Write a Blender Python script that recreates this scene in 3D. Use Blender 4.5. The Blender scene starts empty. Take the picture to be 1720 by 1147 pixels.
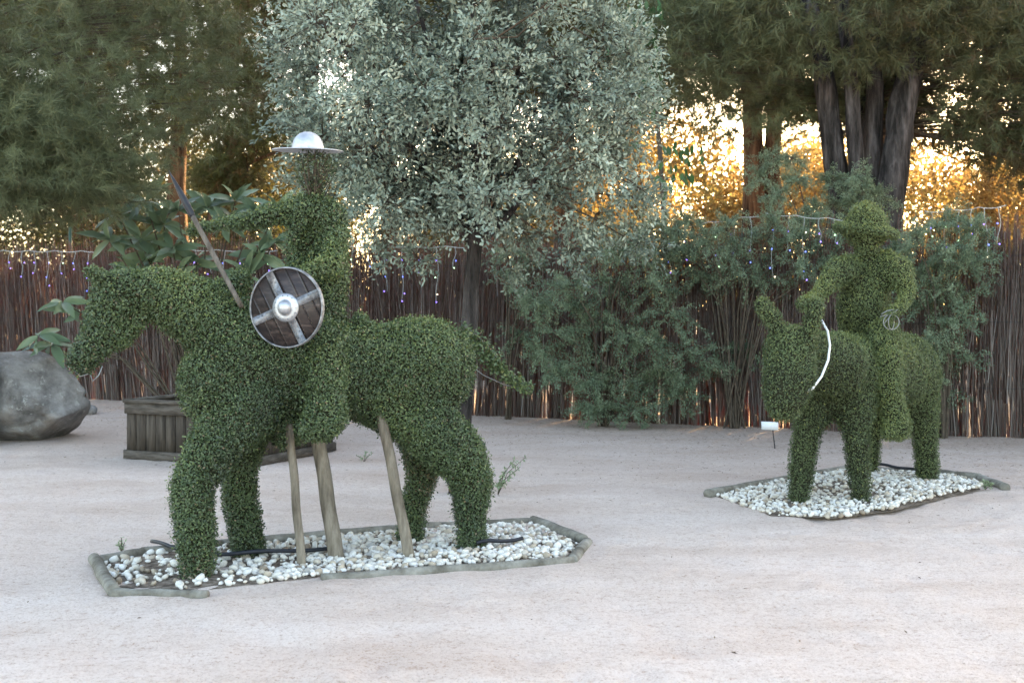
import bpy, bmesh, math
import numpy as np
from mathutils import Vector, Matrix

sc = bpy.context.scene
COL = sc.collection
rng = np.random.default_rng(11)

# ------------------------------------------------------------------ camera
F = 1911.0            # focal length in photograph pixels (1720 wide)
CX, HZ, CAMH = 860.0, 513.0, 1.5
cam = bpy.data.cameras.new('camera')
cam.sensor_width = 36.0
cam.lens = 36.0 * F / 1720.0
cam.shift_y = (HZ - 573.5) / 1720.0
cam.clip_start = 0.05
cam.clip_end = 3000.0
cam.dof.use_dof = True
cam.dof.focus_distance = 7.4
cam.dof.aperture_fstop = 3.6
camo = bpy.data.objects.new('camera', cam)
COL.objects.link(camo)
camo.location = (0, 0, CAMH)
camo.rotation_euler = (math.radians(90), 0, 0)
sc.camera = camo

# ------------------------------------------------------------------ sky, sun, exposure
SUN_AZ, SUN_EL = 27.0, 19.0
world = bpy.data.worlds.new('World')
sc.world = world
world.use_nodes = True
wn = world.node_tree
bg = wn.nodes['Background']
sky = wn.nodes.new('ShaderNodeTexSky')
sky.sky_type = 'NISHITA'
sky.sun_disc = False
sky.sun_elevation = math.radians(SUN_EL)
sky.sun_rotation = math.radians(SUN_AZ)
sky.dust_density = 2.0
wn.links.new(sky.outputs[0], bg.inputs[0])
bg.inputs[1].default_value = 0.15
sl = bpy.data.lights.new('sun', 'SUN')
sl.energy = 4.0
sl.angle = math.radians(0.5)
sl.color = (1.0, 0.72, 0.42)
so = bpy.data.objects.new('sun', sl)
COL.objects.link(so)
sd = Vector((math.sin(math.radians(SUN_AZ)) * math.cos(math.radians(SUN_EL)),
             math.cos(math.radians(SUN_AZ)) * math.cos(math.radians(SUN_EL)), math.sin(math.radians(SUN_EL))))
so.rotation_euler = (-sd).to_track_quat('-Z', 'Y').to_euler()
so.location = sd * 60
vs = sc.view_settings
vs.view_transform = 'Standard'
vs.look = 'None'
vs.gamma = 1.0
vs.use_curve_mapping = False
vs.exposure = 2.85
vs.use_white_balance = True
vs.white_balance_temperature = 8100
sc.cycles.use_denoising = True
sc.cycles.max_bounces = 4
sc.cycles.diffuse_bounces = 2
sc.cycles.glossy_bounces = 2
sc.cycles.transmission_bounces = 3
sc.cycles.transparent_max_bounces = 4
sc.cycles.caustics_reflective = False
sc.cycles.caustics_refractive = False
sc.cycles.sample_clamp_indirect = 6.0


# ------------------------------------------------------------------ helpers
def pt(px, py, d):
    return np.array([(px - CX) / F * d, d, CAMH - (py - HZ) / F * d])


def gd(py):
    return F * CAMH / (py - HZ)


def G(px, py, z=0.0):
    p = pt(px, py, gd(py)); p[2] = z
    return p


def unit(v):
    v = np.asarray(v, float)
    return v / np.maximum(np.linalg.norm(v, axis=-1, keepdims=True), 1e-9)


def rdir(n):
    return unit(rng.normal(size=(n, 3)))


_wd = {}


def wob(P, freq, seed=0):
    """cheap smooth noise in about -1..1: sines along random directions"""
    if seed not in _wd:
        r = np.random.default_rng(1000 + seed)
        _wd[seed] = (unit(r.normal(size=(7, 3))) * r.uniform(0.6, 1.7, (7, 1)), r.uniform(0, 6.28, 7))
    k, ph = _wd[seed]
    return np.sin(np.asarray(P) @ k.T * freq + ph).mean(-1) * 1.7


def link(o, parent=None):
    COL.objects.link(o)
    if parent is not None:
        o.parent = parent
    return o


def tag(o, label=None, cat=None, group=None, kind=None):
    if label: o['label'] = label
    if cat: o['category'] = cat
    if group: o['group'] = group
    if kind: o['kind'] = kind
    return o


def empty(name, loc=(0, 0, 0), label=None, cat=None, group=None):
    o = bpy.data.objects.new(name, None)
    o.empty_display_size = 0.1
    o.location = tuple(float(v) for v in loc)
    return tag(link(o), label, cat, group)


def raw_mesh(name, V, T, tint=None, smooth=False, mats=()):
    V = np.ascontiguousarray(V, np.float32).reshape(-1, 3)
    T = np.ascontiguousarray(T, np.int32).reshape(-1, 3)
    me = bpy.data.meshes.new(name)
    me.vertices.add(len(V)); me.vertices.foreach_set('co', V.ravel())
    me.loops.add(T.size); me.loops.foreach_set('vertex_index', T.ravel())
    me.polygons.add(len(T)); me.polygons.foreach_set('loop_start', np.arange(len(T), dtype=np.int32) * 3)
    if smooth:
        me.polygons.foreach_set('use_smooth', np.ones(len(T), bool))
    me.update(calc_edges=True)
    if tint is not None:
        a = me.attributes.new('tint', 'FLOAT', 'FACE')
        a.data.foreach_set('value', np.ascontiguousarray(tint, np.float32))
    for m in mats:
        me.materials.append(m)
    return me


def add(name, V, T, mat, parent=None, tint=None, smooth=False):
    """one mesh object; with a parent the vertices (world space) are moved into its frame (parents are unrotated)"""
    V = np.asarray(V, float).reshape(-1, 3)
    if parent is not None:
        base = np.array(parent.location)
        if parent.parent is not None: base = base + np.array(parent.parent.location)
        V = V - base
        o = bpy.data.objects.new(name, raw_mesh(name, V, T, tint, smooth, (mat,)))
        return link(o, parent)
    c = np.array([V[:, 0].mean(), V[:, 1].mean(), V[:, 2].min()])
    o = bpy.data.objects.new(name, raw_mesh(name, V - c, T, tint, smooth, (mat,)))
    o.location = c
    return link(o)


class MB:
    def __init__(s): s.V, s.T, s.n, s.t = [], [], 0, []
    def put(s, V, T, tint=None):
        V = np.asarray(V, float).reshape(-1, 3); T = np.asarray(T, int).reshape(-1, 3)
        s.V.append(V); s.T.append(T + s.n); s.n += len(V)
        s.t.append(np.full(len(T), 0.5) if tint is None else np.broadcast_to(np.asarray(tint, float), (len(T),)))
        return s
    def get(s): return np.concatenate(s.V), np.concatenate(s.T), np.concatenate(s.t)
    def build(s, name, mat, parent=None, smooth=False):
        V, T, t = s.get()
        return add(name, V, T, mat, parent, t, smooth)


def tube(P, R, sides=8, rough=0.0, caps=True, seed=0):
    P = np.asarray(P, float); n = len(P)
    R = np.broadcast_to(np.asarray(R, float), (n,))
    tan = unit(np.gradient(P, axis=0))
    up = np.array([0, 0, 1.0]) if abs(tan[0][2]) < 0.8 else np.array([1.0, 0, 0])
    V = []
    a = np.linspace(0, 2 * np.pi, sides, endpoint=False)
    u = unit(np.cross(tan[0], up))
    for i in range(n):
        u = unit(u - tan[i] * (u @ tan[i])); w = np.cross(tan[i], u)
        V.append(P[i] + R[i] * (np.cos(a)[:, None] * u + np.sin(a)[:, None] * w))
    V = np.concatenate(V)
    if rough:
        C = np.repeat(P, sides, 0)
        k = 1 + rough * (wob(V, 18, seed) + 0.6 * wob(V, 45, seed + 1))
        V = C + (V - C) * k[:, None]
    T = []
    for i in range(n - 1):
        for j in range(sides):
            k = (j + 1) % sides
            p, q, r_, s_ = i * sides + j, i * sides + k, (i + 1) * sides + k, (i + 1) * sides + j
            T += [(p, q, r_), (p, r_, s_)]
    if caps:
        V = np.concatenate([V, P[:1], P[-1:]])
        m = n * sides
        for j in range(sides):
            k = (j + 1) % sides
            T += [(m, k, j), (m + 1, (n - 1) * sides + j, (n - 1) * sides + k)]
    return V, np.array(T)


def tubes3(A, B, ra, rb, mid=None):
    """many thin three-sided sticks from A to B (with one bend) at once"""
    n = len(A)
    if mid is None: mid = (A + B) / 2
    ax = unit(B - A)
    ref = np.where(np.abs(ax[:, 2:3]) > 0.9, np.array([[1.0, 0, 0]]), np.array([[0, 0, 1.0]]))
    u = unit(np.cross(ax, ref)); w = np.cross(ax, u)
    ph = rng.uniform(0, 6.28, n)
    rings = []
    for c, r in ((A, ra), (mid, (np.asarray(ra) + np.asarray(rb)) / 2), (B, rb)):
        r = np.broadcast_to(np.asarray(r, float), (n,))
        for k in range(3):
            a = ph + k * 2.0944
            rings.append(c + (np.cos(a) * r)[:, None] * u + (np.sin(a) * r)[:, None] * w)
    V = np.stack(rings, 1)
    T = []
    for i in range(2):
        for j in range(3):
            k = (j + 1) % 3
            p, q, r_, s_ = i * 3 + j, i * 3 + k, i * 3 + 3 + k, i * 3 + 3 + j
            T += [(p, q, r_), (p, r_, s_)]
    T = np.array(T)
    T = T[None] + (np.arange(n) * 9)[:, None, None]
    return V.reshape(-1, 3), T.reshape(-1, 3)


def leaves(P, D, N, L, W, fold=0.2, hexa=False):
    """folded leaf blades: base P, direction D, face normal N"""
    n = len(P)
    L = np.broadcast_to(np.asarray(L, float), (n,))[:, None]; W = np.broadcast_to(np.asarray(W, float), (n,))[:, None]
    D = unit(D); S = unit(np.cross(D, N)); M = np.cross(S, D)
    t = P + D * L - M * L * 0.08
    if not hexa:
        c = P + D * L * 0.5
        V = np.stack([P, c + S * W / 2 + M * W * fold, t, c - S * W / 2 + M * W * fold], 1)
        T = np.array([(0, 2, 1), (0, 3, 2)])
    else:
        c1 = P + D * L * 0.3; c2 = P + D * L * 0.68
        V = np.stack([P, c1 + S * W * .45 + M * W * fold, c2 + S * W * .42 + M * W * fold, t,
                      c2 - S * W * .42 + M * W * fold, c1 - S * W * .45 + M * W * fold], 1)
        T = np.array([(0, 2, 1), (0, 3, 2), (0, 4, 3), (0, 5, 4)])
    k = V.shape[1]
    T = T[None] + (np.arange(n) * k)[:, None, None]
    return V.reshape(-1, 3), T.reshape(-1, 3), len(T[0])


def needles(C, D, k, L, W, spread=0.85, along=0.12):
    n = len(C)
    D = np.repeat(unit(D), k, 0); B = np.repeat(C, k, 0)
    dirs = unit(D * 0.75 + spread * rdir(n * k))
    B = B - D * rng.uniform(0, along, (n * k, 1))
    ln = L * rng.uniform(0.7, 1.15, (n * k, 1))
    s = unit(np.cross(dirs, rdir(n * k))) * W / 2
    V = np.stack([B - s, B + s, B + dirs * ln + np.array([0, 0, -0.012])], 1)
    return V.reshape(-1, 3), np.arange(n * k * 3).reshape(-1, 3)


def cat_into(V0, T0, V1, T1):
    return np.concatenate([V0, V1]), np.concatenate([T0, T1 + len(V0)])


# ------------------------------------------------------------------ materials
def nodes(name):
    m = bpy.data.materials.new(name); m.use_nodes = True
    nt = m.node_tree
    return m, nt, nt.nodes, nt.links, nt.nodes['Principled BSDF'], nt.nodes['Material Output']


def ramp(N, stops):
    r = N.new('ShaderNodeValToRGB'); e = r.color_ramp.elements
    while len(e) < len(stops): e.new(0.5)
    for i, (p, c) in enumerate(stops):
        e[i].position = p; e[i].color = (*c, 1)
    return r


def noise(N, L, scale, detail=4, rough=0.6, vec=None):
    n = N.new('ShaderNodeTexNoise'); n.inputs['Scale'].default_value = scale
    n.inputs['Detail'].default_value = detail; n.inputs['Roughness'].default_value = rough
    if vec is not None: L.new(vec, n.inputs['Vector'])
    return n


def leaf_mat(name, stops, trans=0.3, tcol=None, rough=0.45, spec=0.4):
    m, nt, N, L, P, O = nodes(name)
    at = N.new('ShaderNodeAttribute'); at.attribute_name = 'tint'
    r = ramp(N, stops)
    L.new(at.outputs['Fac'], r.inputs[0])
    L.new(r.outputs[0], P.inputs['Base Color'])
    P.inputs['Roughness'].default_value = rough
    P.inputs['Specular IOR Level'].default_value = spec
    tr = N.new('ShaderNodeBsdfTranslucent')
    if tcol: tr.inputs[0].default_value = (*tcol, 1)
    else: L.new(r.outputs[0], tr.inputs[0])
    mx = N.new('ShaderNodeMixShader'); mx.inputs[0].default_value = trans
    L.new(P.outputs[0], mx.inputs[1]); L.new(tr.outputs[0], mx.inputs[2]); L.new(mx.outputs[0], O.inputs[0])
    return m


def solid_mat(name, stops, scale=8, rough=0.85, bump=0.3, bscale=30, metal=0.0, stretch=None, detail=5, spec=0.3, bdist=0.02):
    m, nt, N, L, P, O = nodes(name)
    tc = N.new('ShaderNodeTexCoord'); vec = tc.outputs['Object']
    if stretch:
        mp = N.new('ShaderNodeMapping'); mp.inputs['Scale'].default_value = stretch
        L.new(vec, mp.inputs[0]); vec = mp.outputs[0]
    n = noise(N, L, scale, detail, 0.65, vec)
    r = ramp(N, stops); L.new(n.outputs[0], r.inputs[0]); L.new(r.outputs[0], P.inputs['Base Color'])
    n2 = noise(N, L, bscale, 5, 0.6, vec)
    b = N.new('ShaderNodeBump'); b.inputs['Strength'].default_value = bump; b.inputs['Distance'].default_value = bdist
    L.new(n2.outputs[0], b.inputs['Height']); L.new(b.outputs[0], P.inputs['Normal'])
    P.inputs['Roughness'].default_value = rough; P.inputs['Metallic'].default_value = metal
    P.inputs['Specular IOR Level'].default_value = spec
    return m


M = {}
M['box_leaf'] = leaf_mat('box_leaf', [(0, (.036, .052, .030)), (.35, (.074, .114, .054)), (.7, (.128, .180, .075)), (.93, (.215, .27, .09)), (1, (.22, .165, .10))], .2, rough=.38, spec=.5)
M['box_leaf_fine'] = leaf_mat('box_leaf_fine', [(0, (.052, .070, .038)), (.4, (.105, .142, .062)), (.75, (.165, .21, .085)), (1, (.26, .29, .095))], .22, rough=.5)
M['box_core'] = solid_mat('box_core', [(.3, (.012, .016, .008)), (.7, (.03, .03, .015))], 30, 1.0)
M['oak_leaf'] = leaf_mat('oak_leaf', [(0, (.075, .10, .08)), (.4, (.215, .275, .22)), (.8, (.37, .44, .36)), (1, (.50, .56, .45))], .18, rough=.5)
M['shrub_leaf'] = leaf_mat('shrub_leaf', [(0, (.10, .145, .09)), (.5, (.21, .285, .18)), (1, (.35, .43, .27))], .3)
M['pine_needle'] = leaf_mat('pine_needle', [(0, (.10, .075, .04)), (.25, (.095, .098, .045)), (.6, (.115, .138, .072)), (1, (.19, .225, .12))], .25, rough=.5)
M['pine_needle_warm'] = leaf_mat('pine_needle_warm', [(0, (.12, .07, .025)), (.3, (.09, .085, .03)), (1, (.14, .16, .05))], .4, rough=.5)
M['gold_leaf'] = leaf_mat('gold_leaf', [(0, (.24, .13, .05)), (.5, (.34, .235, .095)), (1, (.33, .29, .12))], .6)
M['loquat_leaf'] = leaf_mat('loquat_leaf', [(0, (.10, .16, .10)), (1, (.18, .26, .155))], .2, rough=.35)
M['drop_leaf'] = leaf_mat('drop_leaf', [(0, (.03, .085, .035)), (1, (.06, .15, .05))], .3, rough=.4)
M['brush'] = leaf_mat('brush', [(0, (.06, .048, .042)), (.5, (.150, .128, .114)), (.85, (.255, .228, .21)), (1, (.37, .34, .32))], .27, tcol=(.72, .15, .04), rough=.9, spec=.1)
M['bark'] = solid_mat('bark', [(.38, (.014, .012, .011)), (.52, (.055, .047, .045)), (.68, (.14, .122, .12))], 11, .95, 1.0, 11, stretch=(1, 1, .16), bdist=.12)
M['bark_brown'] = solid_mat('bark_brown', [(.36, (.03, .014, .008)), (.52, (.13, .065, .034)), (.68, (.24, .13, .07))], 10, .95, 1.0, 10, stretch=(1, 1, .16), bdist=.12)
M['twig'] = solid_mat('twig', [(.3, (.05, .04, .03)), (.7, (.13, .10, .075))], 20, .9)
M['pole'] = solid_mat('pole', [(.32, (.085, .068, .05)), (.5, (.19, .16, .125)), (.68, (.30, .26, .21))], 7, .85, .6, 25, stretch=(3, 3, .5))
M['log'] = solid_mat('log', [(.33, (.10, .088, .07)), (.5, (.21, .195, .165)), (.68, (.33, .315, .28))], 7, .9, .7, 30, bdist=.02)
M['old_wood'] = solid_mat('old_wood', [(.3, (.028, .022, .018)), (.5, (.068, .054, .043)), (.72, (.125, .102, .083))], 5, .9, .4, 20, stretch=(5, 5, .5))
M['old_wood_flat'] = solid_mat('old_wood_flat', [(.3, (.038, .031, .026)), (.5, (.088, .073, .061)), (.72, (.155, .135, .12))], 6, .9, .4, 20, stretch=(1.2, 1.2, 6))
M['soil'] = solid_mat('soil', [(.32, (.06, .043, .033)), (.5, (.17, .13, .10)), (.66, (.33, .27, .22))], 22, 1, 1.0, 50, detail=8)
M['steel'] = solid_mat('steel', [(.3, (.42, .43, .45)), (.7, (.64, .65, .67))], 16, .52, .35, 45, metal=1.0, bdist=.006)
M['galv'] = solid_mat('galv', [(.32, (.13, .13, .135)), (.5, (.25, .255, .27)), (.7, (.40, .415, .43))], 24, .6, .4, 60, metal=.9, bdist=.003)
M['iron'] = solid_mat('iron', [(.3, (.012, .013, .017)), (.7, (.03, .032, .04))], 20, .35, .2, 40)
M['wire'] = solid_mat('wire', [(.3, (.20, .21, .21)), (.7, (.34, .35, .35))], 20, .55, .1, metal=.6)
M['white_hose'] = solid_mat('white_hose', [(.3, (.72, .72, .72)), (.7, (.8, .8, .8))], 20, .45, .05)
M['black_hose'] = solid_mat('black_hose', [(.3, (.012, .014, .02)), (.7, (.03, .034, .045))], 10, .45, .1)
M['cord'] = solid_mat('cord', [(.3, (.42, .44, .42)), (.7, (.55, .57, .55))], 20, .5, .05)
M['sign_white'] = solid_mat('sign_white', [(.3, (.72, .75, .78)), (.5, (.8, .82, .83)), (.8, (.62, .68, .74))], 14, .4, .02)
M['green_metal'] = solid_mat('green_metal', [(.3, (.02, .05, .035)), (.7, (.035, .075, .05))], 10, .5, .1)


def stone_mat(name, use_obj):
    m, nt, N, L, P, O = nodes(name)
    if use_obj:
        v = N.new('ShaderNodeObjectInfo').outputs['Random']
    else:
        a = N.new('ShaderNodeAttribute'); a.attribute_name = 'tint'; v = a.outputs['Fac']
    r = ramp(N, [(0, (.24, .18, .13)), (.10, (.48, .40, .31)), (.26, (.64, .58, .50)), (.55, (.74, .71, .65)), (.93, (.81, .79, .76)), (1, (.30, .28, .26))])
    L.new(v, r.inputs[0])
    tc = N.new('ShaderNodeTexCoord')
    n = noise(N, L, 45, 5, .7, tc.outputs['Object'])
    mx = N.new('ShaderNodeMix'); mx.data_type = 'RGBA'; mx.blend_type = 'MULTIPLY'; mx.inputs[0].default_value = .55
    r2 = ramp(N, [(.3, (.62, .55, .46)), (.55, (1, 1, 1))]); L.new(n.outputs[0], r2.inputs[0])
    L.new(r.outputs[0], mx.inputs[6]); L.new(r2.outputs[0], mx.inputs[7]); L.new(mx.outputs[2], P.inputs['Base Color'])
    P.inputs['Roughness'].default_value = .7
    b = N.new('ShaderNodeBump'); b.inputs['Strength'].default_value = .3; b.inputs['Distance'].default_value = .01
    L.new(n.outputs[0], b.inputs['Height']); L.new(b.outputs[0], P.inputs['Normal'])
    return m


M['stone'] = stone_mat('white_stone', True)
M['stone_mass'] = stone_mat('white_stone_mass', False)


def sand_mat():
    m, nt, N, L, P, O = nodes('sand')
    tc = N.new('ShaderNodeTexCoord'); v = tc.outputs['Object']
    mp = N.new('ShaderNodeMapping'); mp.inputs['Scale'].default_value = (.55, 1.6, 1); L.new(v, mp.inputs[0])
    big = noise(N, L, 1.1, 6, .62, mp.outputs[0])
    r1 = ramp(N, [(.28, (.55, .44, .38)), (.5, (.65, .55, .495)), (.72, (.70, .615, .57))]); L.new(big.outputs[0], r1.inputs[0])
    # scuffs and dust streaks
    mp2 = N.new('ShaderNodeMapping'); mp2.inputs['Scale'].default_value = (4.5, 6.0, 1); mp2.inputs['Rotation'].default_value = (0, 0, .12); L.new(v, mp2.inputs[0])
    st = noise(N, L, 2.6, 8, .72, mp2.outputs[0])
    r2 = ramp(N, [(.33, (.80, .72, .68)), (.47, (1, 1, 1)), (.7, (1.0, .99, .98))]); L.new(st.outputs[0], r2.inputs[0])
    m1 = N.new('ShaderNodeMix'); m1.data_type = 'RGBA'; m1.blend_type = 'MULTIPLY'; m1.inputs[0].default_value = .75
    L.new(r1.outputs[0], m1.inputs[6]); L.new(r2.outputs[0], m1.inputs[7])
    # grit
    gr = noise(N, L, 95, 3, .7, v)
    r3 = ramp(N, [(.30, (.52, .42, .37)), (.43, (1, .97, .95)), (.62, (1.05, 1.05, 1.05))]); L.new(gr.outputs[0], r3.inputs[0])
    m2 = N.new('ShaderNodeMix'); m2.data_type = 'RGBA'; m2.blend_type = 'MULTIPLY'; m2.inputs[0].default_value = .9
    L.new(m1.outputs[2], m2.inputs[6]); L.new(r3.outputs[0], m2.inputs[7])
    sp = noise(N, L, 34, 6, .8, v)
    r6 = ramp(N, [(.30, (.42, .31, .26)), (.40, (.86, .80, .76)), (.48, (1, 1, 1)), (.66, (1.04, 1.04, 1.04))]); L.new(sp.outputs[0], r6.inputs[0])
    m6 = N.new('ShaderNodeMix'); m6.data_type = 'RGBA'; m6.blend_type = 'MULTIPLY'; m6.inputs[0].default_value = .85
    L.new(m2.outputs[2], m6.inputs[6]); L.new(r6.outputs[0], m6.inputs[7]); m2 = m6
    # leaf mould drifts along the fence: distance to the fence line, broken by noise
    sx = N.new('ShaderNodeSeparateXYZ'); L.new(v, sx.inputs[0])
    ma = N.new('ShaderNodeMath'); ma.operation = 'MULTIPLY_ADD'; ma.inputs[1].default_value = .433; L.new(sx.outputs[0], ma.inputs[0]); L.new(sx.outputs[1], ma.inputs[2])
    n4 = noise(N, L, 1.4, 6, .7, v)
    ad = N.new('ShaderNodeMath'); ad.operation = 'MULTIPLY_ADD'; ad.inputs[1].default_value = 3.2; L.new(n4.outputs[0], ad.inputs[0]); L.new(ma.outputs[0], ad.inputs[2])
    mr = N.new('ShaderNodeMapRange'); mr.inputs['From Min'].default_value = 10.6; mr.inputs['From Max'].default_value = 16.4; L.new(ad.outputs[0], mr.inputs['Value'])
    n5 = noise(N, L, 16, 7, .78, v)
    r5 = ramp(N, [(.3, (.15, .088, .058)), (.5, (.32, .22, .165)), (.66, (.48, .37, .30))]); L.new(n5.outputs[0], r5.inputs[0])
    m3 = N.new('ShaderNodeMix'); m3.data_type = 'RGBA'; L.new(mr.outputs[0], m3.inputs[0])
    mm = N.new('ShaderNodeMath'); mm.operation = 'MULTIPLY'; mm.inputs[1].default_value = .66; L.new(mr.outputs[0], mm.inputs[0]); L.new(mm.outputs[0], m3.inputs[0])
    L.new(m2.outputs[2], m3.inputs[6]); L.new(r5.outputs[0], m3.inputs[7])
    L.new(m3.outputs[2], P.inputs['Base Color'])
    P.inputs['Roughness'].default_value = .95; P.inputs['Specular IOR Level'].default_value = .15
    b = N.new('ShaderNodeBump'); b.inputs['Strength'].default_value = .9; b.inputs['Distance'].default_value = .025
    hs = N.new('ShaderNodeMath'); hs.operation = 'MULTIPLY_ADD'; hs.inputs[1].default_value = .35
    L.new(gr.outputs[0], hs.inputs[0]); L.new(st.outputs[0], hs.inputs[2]); L.new(hs.outputs[0], b.inputs['Height']); L.new(b.outputs[0], P.inputs['Normal'])
    return m


M['sand'] = sand_mat()


# ------------------------------------------------------------------ ground
def gz(x, y):
    P = np.stack([np.asarray(x, float), np.asarray(y, float), np.zeros_like(np.asarray(x, float))], -1)
    return .012 * wob(P, 1.3, 1) + .008 * wob(P, 4.5, 2) + .007 * wob(P, 13, 3) + .004 * wob(P, 27, 4)


xs = np.concatenate([[-900, -300, -100, -40, -20, -13], np.arange(-9, -5, .14), np.arange(-5, 6, .055), np.arange(6, 9, .14), [9.5, 13, 20, 40, 100, 300, 900]])
ys = np.concatenate([[-200, -60, -20, -6, 0, 1.5], np.arange(2.6, 11.5, .055), np.arange(11.5, 18.5, .12), [19, 22, 26, 32, 45, 70, 120, 300, 900, 2500]])
XX, YY = np.meshgrid(xs, ys)
gf0 = gz
_fr = np.random.default_rng(77)
FOOT = np.column_stack([_fr.uniform(-4.5, 5.5, 420), _fr.uniform(3.4, 11.5, 420), _fr.uniform(0, 3.14, 420), _fr.uniform(.004, .011, 420)])


def gz(x, y):
    x = np.asarray(x, float); y = np.asarray(y, float); z = gf0(x, y)
    sh_ = x.shape; xf, yf = x.ravel(), y.ravel(); zf = np.array(z, float).ravel()
    for fx, fy, fa, fd in FOOT:
        m = np.flatnonzero((np.abs(xf - fx) < .3) & (np.abs(yf - fy) < .3))
        if len(m):
            u = (xf[m] - fx) * math.cos(fa) + (yf[m] - fy) * math.sin(fa); w = -(xf[m] - fx) * math.sin(fa) + (yf[m] - fy) * math.cos(fa)
            r2 = (u / .13) ** 2 + (w / .06) ** 2
            zf[m] += fd * (-np.exp(-r2) + .55 * np.exp(-(np.sqrt(r2) - 1.5) ** 2 * 4))
    return zf.reshape(sh_)


ZZ = gz(XX, YY) * ((np.abs(XX) < 9.2) & (YY > 2) & (YY < 19))
nx, ny = len(xs), len(ys)
idx = np.arange(nx * ny).reshape(ny, nx)
q = np.stack([idx[:-1, :-1], idx[:-1, 1:], idx[1:, 1:], idx[1:, :-1]], -1).reshape(-1, 4)
me = raw_mesh('ground', np.stack([XX, YY, ZZ], -1).reshape(-1, 3), np.concatenate([q[:, [0, 1, 2]], q[:, [0, 2, 3]]]), smooth=True, mats=(M['sand'],))
ground = tag(link(bpy.data.objects.new('ground', me)), kind='structure')


def ico(sub):
    bm = bmesh.new(); bmesh.ops.create_icosphere(bm, subdivisions=sub, radius=1.0)
    V = np.array([v.co[:] for v in bm.verts]); T = np.array([[v.index for v in f.verts] for f in bm.faces]); bm.free()
    return V, T


ICO1, ICO2, ICO3, ICO5 = ico(1), ico(2), ico(3), ico(5)

# ------------------------------------------------------------------ fence line
FA = np.array([0.0, 15.34]); FD = unit(np.array([1.0, -0.433])); FN = np.array([-FD[1], FD[0]])   # along / away from camera


def fpt(s, z=0.0, off=0.0):
    p = FA + FD * s + FN * off
    return np.array([p[0], p[1], z])


def fs(px):                       # fence coordinate seen at photo column px
    k = (px - CX) / F
    y = 15.34 / (1 + .433 * k)
    return k * y / FD[0]


# ------------------------------------------------------------------ brushwood fence
fence = empty('brushwood_fence', fpt(-1), 'tall dark brown brushwood fence with ragged top across the back of the yard', 'fence')


def sticks(n, s0, s1, zlo, zhi, ln, r0, r1, lean, offs, seed, thin=0.0):
    s = rng.uniform(s0, s1, n)
    if thin:
        dens = .5 + .5 * wob(np.stack([s, s * 0, s * 0], -1), 15, seed)
        s = s[rng.uniform(size=n) < (1 - thin) + thin * dens]; n = len(s)
    z0 = rng.uniform(*zlo, n); z1 = np.minimum(z0 + rng.uniform(*ln, n), rng.uniform(*zhi, n))
    ln_ = lean * (.35 * wob(np.stack([s, s * 0, s * 0], -1), 1.1, seed + 1) + rng.normal(0, .28, n)) + np.where(s < -6.2, -.22, 0) * lean * 2
    o0 = rng.uniform(*offs, n); o1 = o0 + rng.normal(0, .025, n)
    b = FA[None] + FD[None] * s[:, None] + FN[None] * o0[:, None]
    t = FA[None] + FD[None] * (s + ln_ * (z1 - z0))[:, None] + FN[None] * o1[:, None]
    A = np.column_stack([b, z0]); B = np.column_stack([t, z1])
    mid = (A + B) / 2 + np.column_stack([FD[None] * rng.normal(0, .02, n)[:, None], np.zeros(n)])
    V, T = tubes3(A, B, rng.uniform(.6, 1.2, n) * r0, r1, mid)
    return V, T, np.repeat(np.clip(rng.normal(.45, .24, n), 0, 1), 12)


mb = MB()
mb.put(*sticks(8200, -11, 9, (-.06, .02), (2.0, 2.57), (1.3, 2.7), .0095, .003, .16, (-.05, .05), 20, .74))
mb.put(*sticks(9000, -11, 9, (.35, 1.3), (2.25, 2.62), (.7, 1.7), .008, .003, .2, (-.07, .06), 24, .45))
mb.put(*sticks(4200, -11, 9, (1.45, 1.95), (2.35, 2.70), (.35, .9), .005, .0015, .3, (-.08, .07), 28, .3))
tag(mb.build('brushwood', M['brush'], fence), kind='stuff')
for z in (.55, 1.3, 2.05):
    s = np.linspace(-11, 9, 60)
    V, T = tube(np.array([fpt(a, z + .012 * math.sin(a * 2.3), -.085) for a in s]), .0014, 4)
    add('tie_wire', V, T, M['iron'], fence)
for px in (-60, 108, 560, 935, 1245, 1668):
    s = fs(px)
    V, T = tube([fpt(s, -.1, .13), fpt(s, 1.3, .13), fpt(s, 2.78 if px == 108 else 2.4, .13)], .03, 8)
    add('post', V, T, M['green_metal'], fence, smooth=False)


# ------------------------------------------------------------------ gravel beds
def in_poly(p, poly):
    x, y = p[:, 0], p[:, 1]; ins = np.zeros(len(p), bool); n = len(poly)
    for i in range(n):
        x0, y0 = poly[i]; x1, y1 = poly[(i + 1) % n]
        c = ((y0 > y) != (y1 > y)) & (x < (x1 - x0) * (y - y0) / (y1 - y0 + 1e-12) + x0)
        ins ^= c
    return ins


PEB = []
for k in range(10):
    V, T = ICO1
    V = V * (1 + .2 * wob(V, 1.6, 260 + k))[:, None] * np.array([1, .78, .58])
    PEB.append(V)
STONES = []
for k in range(14):
    V, T = ICO2
    V = V + .12*np.sign(wob(V, 2.2, 160 + k))[:, None] * V + .22 * wob(V, 1.5, 60 + k)[:, None] * V + .09 * wob(V, 4.5, 80 + k)[:, None] * V
    r_ = np.random.default_rng(k)
    V = V * np.array([1.0, r_.uniform(.65, .9), r_.uniform(.48, .7)])
    STONES.append(raw_mesh('stone', V, T, smooth=True, mats=(M['stone'],)))


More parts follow.
